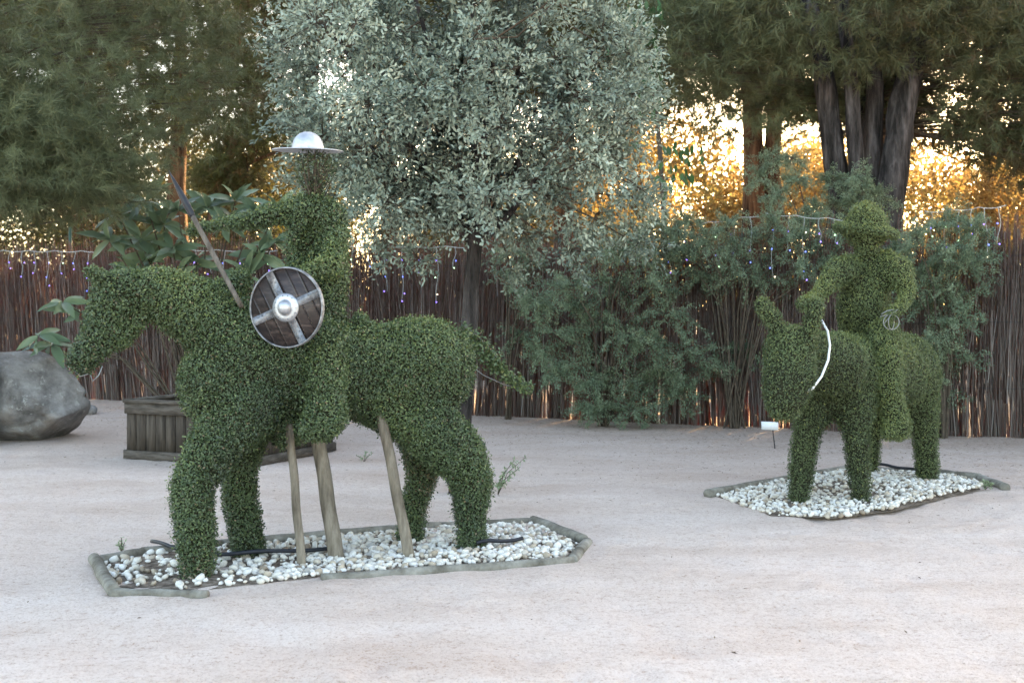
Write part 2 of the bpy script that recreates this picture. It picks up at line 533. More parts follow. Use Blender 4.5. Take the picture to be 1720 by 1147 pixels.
def gravel_bed(label, outline, n, size, bare, logs, mound=0.0, cam_first=True):
    poly = np.array([G(a, b)[:2] for a, b in outline]); c = poly.mean(0)
    bed = empty('stone_bed', (c[0], c[1], 0), label, 'gravel bed')
    # soil: fan with rings, slightly raised
    rings = []
    for f in (.985, .8, .55, .3):
        for k in range(len(poly)):
            a, b = poly[k], poly[(k + 1) % len(poly)]
            for t in np.linspace(0, 1, 6, endpoint=False):
                p = c + (a + (b - a) * t - c) * f
                z = .010 if f == .985 else .016 + mound * (1 - f) + .012 * wob(np.array([[p[0], p[1], 0]]), 7, 5)[0]
                rings.append((p[0], p[1], z))
    m = len(rings) // 4; T = []
    for i in range(3):
        for j in range(m):
            k = (j + 1) % m
            T += [(i * m + j, i * m + k, (i + 1) * m + k), (i * m + j, (i + 1) * m + k, (i + 1) * m + j)]
    rings.append((c[0], c[1], .016 + mound)); e = len(rings) - 1
    T += [(3 * m + j, 3 * m + (j + 1) % m, e) for j in range(m)]
    add('soil', rings, T, M['soil'], bed, smooth=True)
    # stones: rejection sampling with a minimum spacing
    lo, hi = poly.min(0), poly.max(0)
    pts, cell = [], {}
    tries = 0
    while len(pts) < n and tries < 60000:
        tries += 1
        p = rng.uniform(lo, hi)
        if not in_poly(p[None], c + (poly - c) * .985)[0]: continue
        if rng.uniform() > bare(p): continue
        s = size * rng.uniform(.5, 1.45)
        kx, ky = int(p[0] / .1), int(p[1] / .1); ok = True
        for ax in (-1, 0, 1):
            for ay in (-1, 0, 1):
                for (q_, s_) in cell.get((kx + ax, ky + ay), ()):
                    if (q_[0] - p[0]) ** 2 + (q_[1] - p[1]) ** 2 < (.45 * (s + s_)) ** 2: ok = False
        if ok:
            pts.append((p, s)); cell.setdefault((kx, ky), []).append((p, s))
    pts.sort(key=lambda a: -a[1] / a[0][1])
    rest = MB()
    for i, (p, s) in enumerate(pts):
        me = STONES[int(rng.integers(len(STONES)))]
        e_ = 1 - min(1, np.linalg.norm(p - c) / 1.3)
        z = .010 + mound * e_ + s * .3 + rng.uniform(0, .010)
        rot = Matrix.Rotation(rng.uniform(0, 6.28), 4, 'Z') @ Matrix.Rotation(rng.normal(0, .5), 4, 'X') @ Matrix.Rotation(rng.normal(0, .5), 4, 'Y')
        mt = Matrix.Translation((p[0] - c[0], p[1] - c[1], z)) @ rot @ Matrix.Diagonal((s, s, s, 1))
        if i < 300:
            o = bpy.data.objects.new('stone', me); link(o, bed); o.matrix_local = mt
        else:
            V = PEB[i % 10]; A = np.array(mt)
            V = V @ A[:3, :3].T + A[:3, 3] + np.array([c[0], c[1], 0])
            rest.put(V, ICO1[1], rng.uniform())
    if rest.n: tag(rest.build('stones', M['stone_mass'], bed, smooth=True), kind='stuff')
    for j, (a, b, r, sink) in enumerate(logs):
        r = r * .72
        A, B = G(*a), G(*b)
        t = np.linspace(0, 1, 9)[:, None]
        P = A + (B - A) * t
        P[:, 2] = r * (1 - sink) * np.ones(9) + .002 * np.sin(np.arange(9) * 1.7 + j)
        P[:, :2] += .003 * np.sin(np.arange(9) * 1.1 + j * 2)[:, None]
        V, T = tube(P, r * (1 + .02 * np.sin(np.arange(9) * 2.1 + j)), 12, .008, seed=30 + j)
        add('edging_log', V, T, M['log'], bed, smooth=True)
    return bed, pts


def bare1(p):
    k = np.clip((p[0] + 1.75) / .7, .2, 1)
    return k * (1 - .75 * max(0, wob(np.array([[p[0], p[1], 0]]), 5, 7)[0]))


OUT1 = [(160, 955), (190, 990), (350, 994), (545, 970), (960, 940), (978, 915), (893, 880), (740, 884), (560, 899), (360, 916), (200, 932)]
bed1, _ = gravel_bed('long bed of white stones edged with half buried grey logs beneath the larger topiary horse', OUT1, 1900, .021, bare1, [
    ((158, 945), (190, 1000), .050, .35), ((186, 999), (350, 1003), .042, .75), ((540, 974), (962, 944), .045, .9),
    ((960, 944), (986, 913), .048, .8), ((980, 913), (896, 880), .050, .3), ((898, 881), (735, 889), .044, .4),
    ((740, 889), (558, 903), .046, .35), ((562, 903), (365, 921), .046, .35), ((372, 921), (238, 934), .046, .35), ((245, 933), (158, 950), .048, .4)])
OUT2 = [(1200, 836), (1290, 868), (1400, 874), (1500, 861), (1650, 824), (1640, 808), (1560, 795), (1430, 790), (1318, 808)]
bed2, _ = gravel_bed('pale stone bed around the feet of the smaller topiary donkey, logs along its back', OUT2, 2400, .0185,
    lambda p: .9 if np.linalg.norm(p - np.array([2.75, 9.0])) > .38 else .35, [
    ((1188, 836), (1320, 812), .055, .25), ((1316, 812), (1432, 791), .055, .35), ((1430, 792), (1562, 797), .05, .6),
    ((1560, 797), (1646, 806), .055, .55), ((1640, 804), (1690, 822), .052, .6)], mound=.05)


def hose(name, pts_, r, mat, label, z=.06):
    P = np.array([G(a, b, z) for a, b in pts_])
    t = np.linspace(0, len(P) - 1, 40)
    Q = np.stack([np.interp(t, np.arange(len(P)), P[:, k]) for k in range(3)], 1)
    for _ in range(3): Q[1:-1] = (Q[:-2] + 2 * Q[1:-1] + Q[2:]) / 4
    Q[:, 2] += .008 * np.sin(t * 3)
    V, T = tube(Q, r, 8)
    return tag(add(name, V, T, mat, None, smooth=True), label, 'hose')


hose('irrigation_hose', [(255, 925), (290, 937), (380, 948), (470, 943), (560, 935)], .012, M['black_hose'], 'thin black irrigation hose lying on stones beside the front horse legs')
hose('irrigation_hose', [(800, 928), (835, 925), (878, 919)], .012, M['black_hose'], 'short black hose end on white stones behind the hind horse leg')
hose('irrigation_hose', [(1455, 797), (1490, 798), (1520, 803), (1560, 812)], .013, M['black_hose'], 'black hose arching between the donkey legs over pale stones', .09)


# ------------------------------------------------------------------ topiary
def chain_spheres(chain):
    S = []
    for i in range(len(chain)):
        a, ra = chain[i]
        S.append((a, ra))
        if i + 1 < len(chain):
            b, rb = chain[i + 1]
            L_ = np.linalg.norm(b - a); k = int(L_ / (.3 * min(ra, rb))) + 1
            for t in np.linspace(0, 1, k + 1)[1:-1]: S.append((a + (b - a) * t, ra + (rb - ra) * t))
    return S


def grow(parts, voxel=.021, smooth=3, shrink=.011):
    """union of sphere chains -> one continuous remeshed skin; also the sphere list with part names"""
    V, T, n = [], [], 0
    sph = []
    for name, chain in parts:
        for c, r in chain_spheres(chain):
            r_in = r - min(shrink, r * shrink * 8.5)
            V.append(ICO3[0] * r_in + c); T.append(ICO3[1] + n); n += len(ICO3[0]); sph.append((c, r, name))
    me = raw_mesh('tmp', np.concatenate(V), np.concatenate(T))
    o = bpy.data.objects.new('tmp', me); COL.objects.link(o)
    m = o.modifiers.new('r', 'REMESH'); m.mode = 'VOXEL'; m.voxel_size = voxel
    m = o.modifiers.new('s', 'SMOOTH'); m.factor = .5; m.iterations = smooth
    t = o.modifiers.new('t', 'TRIANGULATE')
    ev = o.evaluated_get(bpy.context.evaluated_depsgraph_get())
    e = ev.to_mesh()
    V = np.empty(len(e.vertices) * 3); e.vertices.foreach_get('co', V); V = V.reshape(-1, 3)
    T = np.empty(len(e.loops), np.int32); e.loops.foreach_get('vertex_index', T); T = T.reshape(-1, 3)
    ev.to_mesh_clear(); bpy.data.objects.remove(o); bpy.data.meshes.remove(me)
    return V, T, sph


def vnormals(V, T):
    N = np.zeros_like(V); fn = np.cross(V[T[:, 1]] - V[T[:, 0]], V[T[:, 2]] - V[T[:, 0]])
    for k in range(3): np.add.at(N, T[:, k], fn)
    return unit(N)


def sample(V, T, n):
    a = V[T[:, 0]]; u = V[T[:, 1]] - a; w = V[T[:, 2]] - a
    cr = np.cross(u, w); ar = np.linalg.norm(cr, axis=1)
    f = rng.choice(len(T), n, p=ar / ar.sum())
    r1, r2 = np.sqrt(rng.uniform(size=n)), rng.uniform(size=n)
    return a[f] + u[f] * (r1 * (1 - r2))[:, None] + w[f] * (r1 * r2)[:, None], unit(cr[f]), ar.sum() / 2


def topiary(root, parts, dens, mat, L, W, seed, bump=.014, shoots=.03, fresh_toplight=0.0, core_in=.022, shrink=.012):
    V, T, sph = grow(parts, shrink=shrink)
    N = vnormals(V, T)
    lump = bump * (wob(V, 14, seed) + .7 * wob(V, 34, seed + 1))
    Vb = V + N * lump[:, None]
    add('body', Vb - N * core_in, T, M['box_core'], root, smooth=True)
    _, _, area = sample(Vb, T, 10)
    n = int(area * dens)
    P, Nn, _ = sample(Vb, T, n)
    keep = P[:, 2] > .0
    # thin places where twigs and shade show through
    keep &= rng.uniform(size=n) < 1.0 - .5 * np.clip(wob(P, 7, seed + 3) - .25, 0, 1)
    P, Nn = P[keep], Nn[keep]; n = len(P)
    depth = rng.uniform(-.024, .005, n)
    sh = rng.uniform(size=n) < shoots * (1 + 1.6 * np.clip(wob(P, 11, seed + 8), -.6, 1))
    depth = np.where(sh, rng.uniform(.008, .026, n), depth)
    P = P + Nn * depth[:, None]
    D = unit(Nn * np.where(sh, .7, rng.uniform(-.15, .3, n))[:, None] + rdir(n) * .8 + np.array([0, 0, .15]))
    nf = unit(Nn + rdir(n) * .62 + np.array([0, 0, .35]))
    ll = L * rng.uniform(.6, 1.25, n)
    Vl, Tl, k = leaves(P, D, nf, ll, ll * W)
    tint = .42 + .17 * wob(P, 9, seed + 4) + .15 * wob(P, 2.6, seed + 9) + rng.normal(0, .15, n) + np.where(sh, .25, 0) + fresh_toplight * np.clip(Nn[:, 2], 0, 1) * .3  # upward leaves paler: new growth plus top light painted into the tint
    tint = np.where(rng.uniform(size=n) < .014 + .35 * np.clip(wob(P, 5, seed + 6) - .62, 0, 1), 1.0, np.clip(tint, 0, .95))
    # hand every leaf to the part whose sphere is nearest
    names = sorted({s[2] for s in sph}); best = np.full(n, 9.0); who = np.zeros(n, int)
    for c, r, nm in sph:
        d = np.linalg.norm(P - c, axis=1) - r
        m = d < best; best[m] = d[m]; who[m] = names.index(nm)
    Vl = Vl.reshape(n, 4, 3)
    for i, nm in enumerate(names):
        s = who == i
        if s.sum() == 0: continue
        v = Vl[s]; cnt = len(v)
        t = (np.array([(0, 2, 1), (0, 3, 2)])[None] + (np.arange(cnt) * 4)[:, None, None]).reshape(-1, 3)
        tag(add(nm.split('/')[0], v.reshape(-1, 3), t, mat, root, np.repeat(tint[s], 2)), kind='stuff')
    return V, N


def hd(px): return 7.304 / (1 - .000244 * (px - 860))


def hc(*rows):               # horse chains: (px, py, radius px, metres towards the camera)
    out = []
    for px, py, r, off in rows:
        d = hd(px) - off * .92
        out.append((pt(px, py, d), r * d / F))
    return out


horse = empty('topiary_horse', G(560, 935), 'life sized clipped evergreen topiary horse with lowered head and long tail', 'topiary')
HORSE = [
    ('trunk_foliage', hc((714, 618, 89, 0), (690, 616, 88, 0), (620, 625, 80, 0), (540, 620, 84, 0), (470, 612, 92, 0), (414, 602, 97, 0), (392, 640, 94, 0))),
    ('neck_foliage', hc((408, 575, 80, 0), (340, 530, 62, 0), (280, 502, 53, .02), (230, 490, 45, .03))),
    ('head_foliage', hc((198, 492, 45, .03), (182, 535, 42, .03), (160, 577, 33, .03), (141, 602, 26, .03))),
    ('head_foliage', hc((215, 540, 36, .03), (200, 562, 32, .03))),
    ('ear_foliage', hc((172, 470, 16, .1), (150, 455, 11, .12))),
    ('ear_foliage/2', hc((205, 460, 14, -.05), (196, 446, 9, -.06))),
    ('foreleg_foliage', hc((415, 680, 66, .16), (352, 760, 46, .2), (324, 810, 38, .22), (324, 870, 37, .22), (331, 930, 36, .22), (333, 962, 35, .22))),
    ('foreleg_foliage/2', hc((410, 710, 48, -.18), (400, 790, 33, -.2), (408, 860, 33, -.2), (417, 915, 32, -.2), (418, 932, 31, -.2))),
    ('hind_leg_foliage', hc((712, 705, 62, .1), (742, 738, 56, .16), (778, 772, 48, .18), (790, 808, 39, .2), (793, 860, 31, .2), (792, 912, 30, .2))),
    ('hind_leg_foliage/2', hc((705, 730, 42, -.18), (708, 800, 28, -.2), (696, 850, 25, -.2), (687, 898, 26, -.2))),
    ('belly_foliage', hc((470, 685, 48, 0), (483, 726, 33, .05))),
    ('belly_foliage', hc((600, 640, 66, 0), (645, 668, 60, .02), (672, 690, 56, .04))),
    ('saddle_foliage', hc((378, 492, 22, .0), (358, 486, 20, .0), (392, 500, 20, .0))),
    ('saddle_foliage', hc((408, 505, 12, 0), (405, 485, 13, 0), (405, 468, 22, 0))),
    ('saddle_foliage', hc((610, 556, 24, .04), (606, 536, 20, .04))),
]
topiary(horse, HORSE, 24000, M['box_leaf'], .0170, .55, 100, bump=.012, shoots=.022, fresh_toplight=1.0)

# tail: two bent wires with ivy-like foliage hanging between them
mbt = MB()
TW = hc((775, 545, 1, .02), (800, 562, 1, .02), (828, 592, 1, .02), (850, 625, 1, .02), (888, 650, 1, .02))
TW2 = hc((785, 610, 1, .02), (812, 630, 1, .02), (845, 645, 1, .02), (880, 655, 1, .02))
for w in (TW, TW2):
    mbt.put(*tube([p for p, _ in w], .0026, 6))
mbt.build('tail_wire', M['wire'], horse)
t = rng.uniform(0, 1, 1500)
ip = np.linspace(0, 1, 5)
Pt = np.stack([np.interp(t, ip, [p[k] for p, _ in TW]) for k in range(3)], 1)
drop = np.interp(t, [0, .3, .6, 1], [.12, .13, .08, .02])
Pt[:, 2] -= rng.uniform(0, 1, 1500) * drop
Pt += rng.normal(0, .022, (1500, 3))
V, T, k = leaves(Pt, unit(rdir(1500) + np.array([.5, 0, -.4])), rdir(1500) + np.array([0, -.4, .5]), .026 * rng.uniform(.7, 1.3, 1500), .015)
tag(add('tail_foliage', V, T, M['box_leaf'], horse, np.repeat(np.clip(rng.normal(.5, .18, 1500), 0, .95), 2)), kind='stuff')
# muzzle wires
mbt = MB()
for w in ([(125, 622), (135, 632), (148, 628)], [(152, 630), (156, 640), (166, 630), (172, 615)]):
    mbt.put(*tube([pt(a, b, hd(140) - .06) for a, b in w], .003, 6))
mbt.build('muzzle_wire', M['wire'], horse)

rider = empty('topiary_rider', pt(535, 600, hd(535)), 'slim hollow chested topiary rider with outstretched arm on the larger horse', 'topiary')
RIDER = [
    ('torso_foliage', hc((548, 590, 44, .05), (545, 540, 42, .0), (548, 500, 38, 0), (558, 455, 31, .0), (558, 400, 30, .02), (552, 366, 34, 0), (530, 352, 33, -.03), (508, 362, 28, -.06), (494, 390, 18, -.06), (491, 430, 17, -.05), (496, 475, 22, -.03), (510, 515, 36, 0))),
    ('torso_foliage', hc((520, 380, 30, -.13), (522, 430, 32, -.13), (525, 480, 34, -.08))),
    ('raised_arm_foliage', hc((510, 350, 26, -.12), (450, 362, 20, -.14), (400, 374, 15, -.12), (345, 383, 11, -.1), (322, 386, 12, -.1))),
    ('shield_arm_foliage', hc((565, 400, 24, .1), (560, 445, 22, .18), (520, 455, 18, .24), (490, 480, 14, .28))),
    ('leg_foliage', hc((545, 575, 44, .20), (548, 630, 40, .32), (545, 672, 35, .37), (548, 704, 41, .38), (522, 715, 29, .38))),
    ('leg_foliage/2', hc((470, 650, 30, -.3), (478, 700, 26, -.3), (475, 722, 24, -.28))),
]
topiary(rider, RIDER, 25000, M['box_leaf'], .0170, .55, 130, bump=.010, shoots=.022, fresh_toplight=1.0)
# thin hollow places: back of the chest and the half bare head
mbt = MB()
n = 900
cP = np.stack([pt(rng.uniform(492, 555), rng.uniform(365, 480), hd(525) + rng.uniform(.02, .14)) for _ in range(n)])
V, T, _ = leaves(cP, rdir(n), rdir(n), .020, .011)
mbt.put(V, T, np.repeat(np.clip(rng.normal(.3, .2, n), 0, .95), 2))
tag(mbt.build('chest_foliage', M['box_leaf'], rider), kind='stuff')
hcn = pt(530, 283, hd(530))
n = 800
hp = hcn + rdir(n) * np.array([.135, .13, .125]) * rng.uniform(.25, 1, (n, 1)) ** .5
hp = np.concatenate([hp, np.stack([pt(rng.uniform(505, 545), rng.uniform(300, 330), hd(530) + rng.normal(0, .04)) for _ in range(240)])]); n = len(hp)
V, T, _ = leaves(hp, rdir(n), rdir(n), .022 * rng.uniform(.6, 1.2, n), .011)
tag(add('head_foliage', V, T, M['box_leaf'], rider, np.repeat(np.clip(rng.normal(.22, .2, n), 0, .95), 2)), kind='stuff')
A = np.repeat(pt(527, 335, hd(530))[None], 60, 0) + rng.normal(0, .02, (60, 3)); B = hcn + rdir(60) * .12
V, T = tubes3(A, B, .004, .0015)
add('head_twigs', V, T, M['twig'], rider)

# helmet: bowl with a wide flat brim
prof = [(0, .098), (.025, .096), (.05, .085), (.072, .066), (.085, .045), (.093, .018), (.096, 0), (.100, -.002), (.15, -.006), (.205, -.010), (.211, -.012), (.211, -.016), (.15, -.0125), (.098, -.008), (.09, -.004), (.08, .042), (.045, .082), (0, .09)]
def lathe(prof, seg=48):
    V = []; T = []
    a = np.linspace(0, 2 * np.pi, seg, endpoint=False)
    for r, z in prof: V.append(np.stack([r * np.cos(a), r * np.sin(a), np.full(seg, z)], 1))
    for i in range(len(prof) - 1):
        for j in range(seg):
            k = (j + 1) % seg
            p, q_, r_, s_ = i * seg + j, i * seg + k, (i + 1) * seg + k, (i + 1) * seg + j
            T += [(p, s_, r_), (p, r_, q_)]
    return np.concatenate(V), np.array(T)
V, T = lathe(prof)
hl = pt(517, 249.5, hd(530))
helmet = empty('basin_helmet', hl, 'shiny metal basin helmet with wide flat brim on the rider head', 'helmet')
R = np.array(Matrix.Rotation(math.radians(3.5), 3, 'X') @ Matrix.Rotation(math.radians(1.0), 3, 'Y'))
nb = 7 * 48
isb = T.max(1) >= 7 * 48
dome = T[~isb & (T.min(1) < 7 * 48)]
inner = T[isb]
inn_sel = T[(T.min(1) >= 13 * 48)]
brim = T[(T.max(1) >= 7 * 48) & (T.min(1) < 13 * 48)]
def sub(V, T):
    u, inv = np.unique(T, return_inverse=True); return V[u], inv.reshape(-1, 3)
Vw = V @ R.T + hl
v, t = sub(Vw, np.concatenate([dome, inn_sel])); add('dome', v, t, M['steel'], helmet, smooth=True)
v, t = sub(Vw, brim); add('brim', v, t, M['steel'], helmet, smooth=True)

M['lance_wood'] = solid_mat('lance_wood', [(.32, (.05, .04, .033)), (.5, (.115, .098, .082)), (.68, (.20, .175, .15))], 7, .8, .5, 25, stretch=(3, 3, .5))
# lance
lance = empty('lance', pt(405, 512, hd(405) - .22), 'wooden lance with long black iron point held out by the topiary rider', 'lance')
LA, LB, LC = pt(406, 516, hd(405) - .20), pt(322, 360, hd(322) + .02), pt(283, 286, hd(283) + .10)
P = np.stack([LA + (LB - LA) * k for k in np.linspace(0, 1, 8)])
V, T = tube(P, .0145, 10, .03); add('shaft', V, T, M['lance_wood'], lance, smooth=True)
P = np.stack([LB + (LC - LB) * k for k in (-.06, .0, .25, .5, .75, 1)])
V, T = tube(P, [.015, .018, .021, .017, .010, .001], 10); add('iron_point', V, T, M['iron'], lance, smooth=True)

# round shield -------------------------------------------------------------
def shield_mat():
    m, nt, N, L, P, O = nodes('shield_boards')
    tc = N.new('ShaderNodeTexCoord')
    mp = N.new('ShaderNodeMapping'); mp.inputs['Scale'].default_value = (5, 1, 26); mp.inputs['Rotation'].default_value = (0, .25, 0); L.new(tc.outputs['Object'], mp.inputs[0])
    n = noise(N, L, 1.6, 7, .7, mp.outputs[0])
    r = ramp(N, [(.34, (.014, .010, .010)), (.52, (.032, .022, .02)), (.64, (.075, .054, .048)), (.74, (.20, .16, .15))]); L.new(n.outputs[0], r.inputs[0]); L.new(r.outputs[0], P.inputs['Base Color'])
    P.inputs['Roughness'].default_value = .42
    b = N.new('ShaderNodeBump'); b.inputs['Strength'].default_value = .3; b.inputs['Distance'].default_value = .01; L.new(n.outputs[0], b.inputs['Height']); L.new(b.outputs[0], P.inputs['Normal'])
    return m
M['shield'] = shield_mat()
sc_ = pt(482.5, 516.5, hd(482) - .46)
SR = 68.5 * (hd(482) - .46) / F
shield = empty('round_shield', sc_, 'round dark wooden shield with metal rim, cross straps and domed boss', 'shield')
nrm = unit(np.array([-.30, -1.0, -.02])); sx_ = unit(np.cross(np.array([0, 0, 1.0]), nrm)); sz_ = np.cross(sx_, nrm)
if sz_[2] < 0: sz_ = -sz_
def sh(x, z, o): return sc_ + sx_ * x + sz_ * z + nrm * o
def disc_band(segs):
    """sweep a (radius, out) profile round the shield"""
    V, T = [], []; seg = 64
    for i, (r, o) in enumerate(segs):
        for j in range(seg):
            a = j / seg * 2 * math.pi; V.append(sh(r * math.cos(a), r * math.sin(a), o))
    for i in range(len(segs) - 1):
        for j in range(seg):
            k = (j + 1) % seg; p, q_, r_, s_ = i * seg + j, i * seg + k, (i + 1) * seg + k, (i + 1) * seg + j
            T += [(p, q_, r_), (p, r_, s_)]
    return np.array(V), np.array(T)
# boards: five planks cut by the circle
for i in range(7):
    x0, x1 = -SR * .985 + i * SR * 1.97 / 7 + .001, -SR * .985 + (i + 1) * SR * 1.97 / 7 - .001
    xsb = np.linspace(x0, x1, 7); V, T = [], []
    tilt = math.radians(28)
    def rz(x, z): return x * math.cos(tilt) - z * math.sin(tilt), x * math.sin(tilt) + z * math.cos(tilt)
    for x in xsb:
        h_ = math.sqrt(max(1e-5, (SR * .985) ** 2 - x * x))
        for z, o in ((-h_, 0), (-h_, .012), (h_, .012), (h_, 0)):
            X_, Z_ = rz(x, z); V.append(sh(X_, Z_, o + .0015 * (i % 2)))
    for j in range(6):
        for a, b in ((0, 1), (1, 2), (2, 3), (3, 0)):
            p, q_, r_, s_ = j * 4 + a, j * 4 + b, (j + 1) * 4 + b, (j + 1) * 4 + a
            T += [(p, q_, r_), (p, r_, s_)]
    T += [(0, 1, 2), (0, 2, 3), (24, 26, 25), (24, 27, 26)]
    add('board', V, T, M['shield'], shield)
V, T = disc_band([(SR * .955, .0), (SR * .955, .019), (SR * .975, .022), (SR * .995, .018), (SR, .006), (SR * .995, -.006), (SR * .97, -.006)])
add('rim', V, T, M['galv'], shield, smooth=True)
for k in range(4):
    a = math.radians(118 - 90 * k - (6 if k % 2 else 0)); ca, sa = math.cos(a), math.sin(a); w = .0235
    V = []
    for rr in (.07, SR * .95):
        for ww, o in ((-w, .014), (-w, .0185), (w, .0185), (w, .014)):
            V.append(sh(rr * ca - ww * sa, rr * sa + ww * ca, o))
    T = []
    for a_, b_ in ((0, 1), (1, 2), (2, 3), (3, 0)): T += [(a_, b_, b_ + 4), (a_, b_ + 4, a_ + 4)]
    T += [(0, 1, 2), (0, 2, 3), (4, 6, 5), (4, 7, 6)]
    st_ = add('strap', V, T, M['galv'], shield)
    for rr in np.linspace(.095, SR * .92, 5):
        for ww in (-.013, .013):
            v = ICO1[0] * .0045
            c_ = sh(rr * ca - ww * sa, rr * sa + ww * ca, .0185)
            add('rivet', v + c_, ICO1[1], M['galv'], st_, smooth=True)
V, T = disc_band([(.078, .014), (.078, .022), (.052, .025), (.044, .024), (.041, .030), (.036, .044), (.026, .055), (.012, .061), (.0005, .062)])
boss = add('boss', V, T, M['steel'], shield, smooth=True)
for k in range(14):
    a = k / 14 * 6.283
    add('rivet', ICO1[0] * .004 + sh(.065 * math.cos(a), .065 * math.sin(a), .023), ICO1[1], M['galv'], boss, smooth=True)

# support poles under the horse
for (top, bot, r0, r1, label) in (
        ((486, 712), (508, 955), .024, .026, 'thinnest grey support pole under the horse, nearest its front legs'),
        ((531, 712), (567, 942), .042, .047, 'thickest wooden support pole under the rider foot'),
        ((636, 672), (690, 940), .031, .034, 'leaning brown support pole in front of the hind horse legs')):
    b = G(*bot, -.03); d = b[1]
    a = pt(top[0], top[1], d + .08)
    P = np.stack([b + (a - b) * k for k in np.linspace(0, 1, 12)]); P[1:-1, 0] += .003 * np.sin(np.arange(10) * 1.3)
    V, T = tube(P, np.linspace(r1, r0, 12), 12, .02, seed=int(top[0]))
    tag(add('support_pole', V, T, M['pole'], None, smooth=True), label, 'pole')

# ------------------------------------------------------------------ donkey and second rider
def dc(*rows):
    return [(pt(px, py, d), r * d / F) for px, py, r, d in rows]


donkey = empty('topiary_donkey', G(1440, 835), 'rounded topiary donkey with upright ears facing the camera on pale stones', 'topiary')
DONKEY = [
    ('trunk_foliage', dc((1412, 628, 72, 8.72), (1460, 626, 72, 9.25), (1508, 628, 74, 9.75))),
    ('neck_foliage', dc((1400, 615, 62, 8.5), (1350, 600, 48, 8.25))),
    ('head_foliage', dc((1327, 590, 50, 8.1), (1325, 630, 50, 8.0), (1319, 664, 42, 7.96), (1316, 680, 35, 7.96))),
    ('ear_foliage', dc((1306, 562, 14, 8.1), (1297, 534, 19, 8.1), (1282, 512, 17, 8.1))),
    ('ear_foliage/2', dc((1358, 590, 14, 8.02), (1363, 550, 18, 7.98), (1369, 514, 20, 7.98))),
    ('foreleg_foliage', dc((1372, 670, 44, 8.68), (1356, 720, 29, 8.6), (1347, 780, 27, 8.55), (1342, 832, 25, 8.52))),
    ('foreleg_foliage/2', dc((1432, 665, 44, 8.6), (1438, 730, 28, 8.52), (1442, 780, 25, 8.52), (1445, 832, 19, 8.52))),
    ('hind_leg_foliage', dc((1530, 665, 50, 9.65), (1553, 725, 27, 9.6), (1558, 770, 23, 9.58), (1557, 803, 21, 9.58))),
    ('hind_leg_foliage/2', dc((1480, 680, 36, 9.9), (1469, 730, 16, 9.95), (1467, 786, 11, 9.95))),
]
topiary(donkey, DONKEY, 15500, M['box_leaf_fine'], .0165, .55, 160, bump=.009, shoots=.012, fresh_toplight=1.1, shrink=.018)
V, T = tube(np.array([pt(a, b, d) for a, b, d in ((1380, 538, 8.2), (1390, 556, 8.1), (1394, 580, 8.02), (1391, 605, 7.96), (1380, 632, 7.9), (1365, 652, 7.88), (1346, 662, 7.9))]), .0085, 10)
tag(add('rein_tube', V, T, M['white_hose'], None, smooth=True), 'curved white plastic tube serving as rein beside the donkey head', 'rein')

squire = empty('topiary_companion', pt(1457, 560, 9.1), 'stout topiary rider in a pointed hat seated on the donkey', 'topiary')
brimc = pt(1455, 386, 9.1)
HAT = []
for k in range(16):
    a = k / 16 * 6.283
    HAT.append((brimc + np.array([.225 * math.cos(a), .205 * math.sin(a), .012 * math.sin(a) - .035 * math.cos(a) - .01]), .046))
HAT.append(HAT[0])
SQUIRE = [
    ('torso_foliage', dc((1455, 545, 50, 9.2), (1450, 515, 50, 9.12), (1453, 485, 45, 9.16), (1456, 462, 37, 9.16))),
    ('arm_foliage', dc((1425, 452, 30, 9.1), (1405, 458, 30, 8.92), (1385, 484, 18, 8.74), (1365, 502, 13, 8.6), (1346, 512, 15, 8.45))),
    ('arm_foliage/2', dc((1486, 448, 32, 9.1), (1508, 458, 32, 8.98), (1525, 492, 17, 8.85), (1512, 516, 14, 8.72), (1496, 528, 12, 8.64))),
    ('leg_foliage', dc((1482, 565, 36, 8.9), (1490, 610, 31, 8.62), (1494, 655, 27, 8.58), (1500, 690, 26, 8.6), (1508, 716, 30, 8.55), (1494, 728, 18, 8.5))),
    ('head_foliage', dc((1457, 440, 15, 9.12), (1456, 430, 15, 9.1), (1455, 414, 24, 9.08), (1455, 404, 25, 9.08))),
    ('hat_foliage', dc((1455, 383, 42, 9.1), (1455, 376, 38, 9.1), (1455, 366, 28, 9.1), (1455, 355, 18, 9.1), (1455, 345, 10, 9.1), (1455, 340, 6, 9.1))),
    ('hat_foliage', HAT),
]
topiary(squire, SQUIRE, 19000, M['box_leaf_fine'], .0165, .55, 190, bump=.008, shoots=.012, fresh_toplight=1.3, shrink=.02)
mbt = MB()
hc_ = pt(1497, 541, 8.62)
a = np.linspace(0, 6.283, 22)
for R_, tw in ((.06, 0), (.058, .9)):
    mbt.put(*tube(np.stack([hc_ + R_ * np.array([math.cos(k) * math.cos(tw), math.cos(k) * math.sin(tw), math.sin(k) * .95]) for k in a]), .0035, 6, caps=False))
for w in ([(1484, 545), (1500, 525), (1508, 520)], [(1480, 528), (1490, 522), (1502, 520)], [(1478, 532), (1492, 528), (1504, 524)]):
    mbt.put(*tube(np.stack([pt(p, q_, 8.62) for p, q_ in w]), .004, 6))
mbt.build('hand_wire', M['wire'], squire)

# ------------------------------------------------------------------ planter box
A0, B0, C0 = G(212, 770)[:2], G(432, 783)[:2], G(560, 756)[:2]
uL = unit(A0 - B0); uR = unit(C0 - B0); wL, wR = np.linalg.norm(A0 - B0), np.linalg.norm(C0 - B0)
D0 = B0 + uL * wL + uR * wR
pl = empty('planter_box', (B0[0], B0[1], 0), 'large square weathered wooden planter box behind the horse forelegs', 'planter')
PH = .55


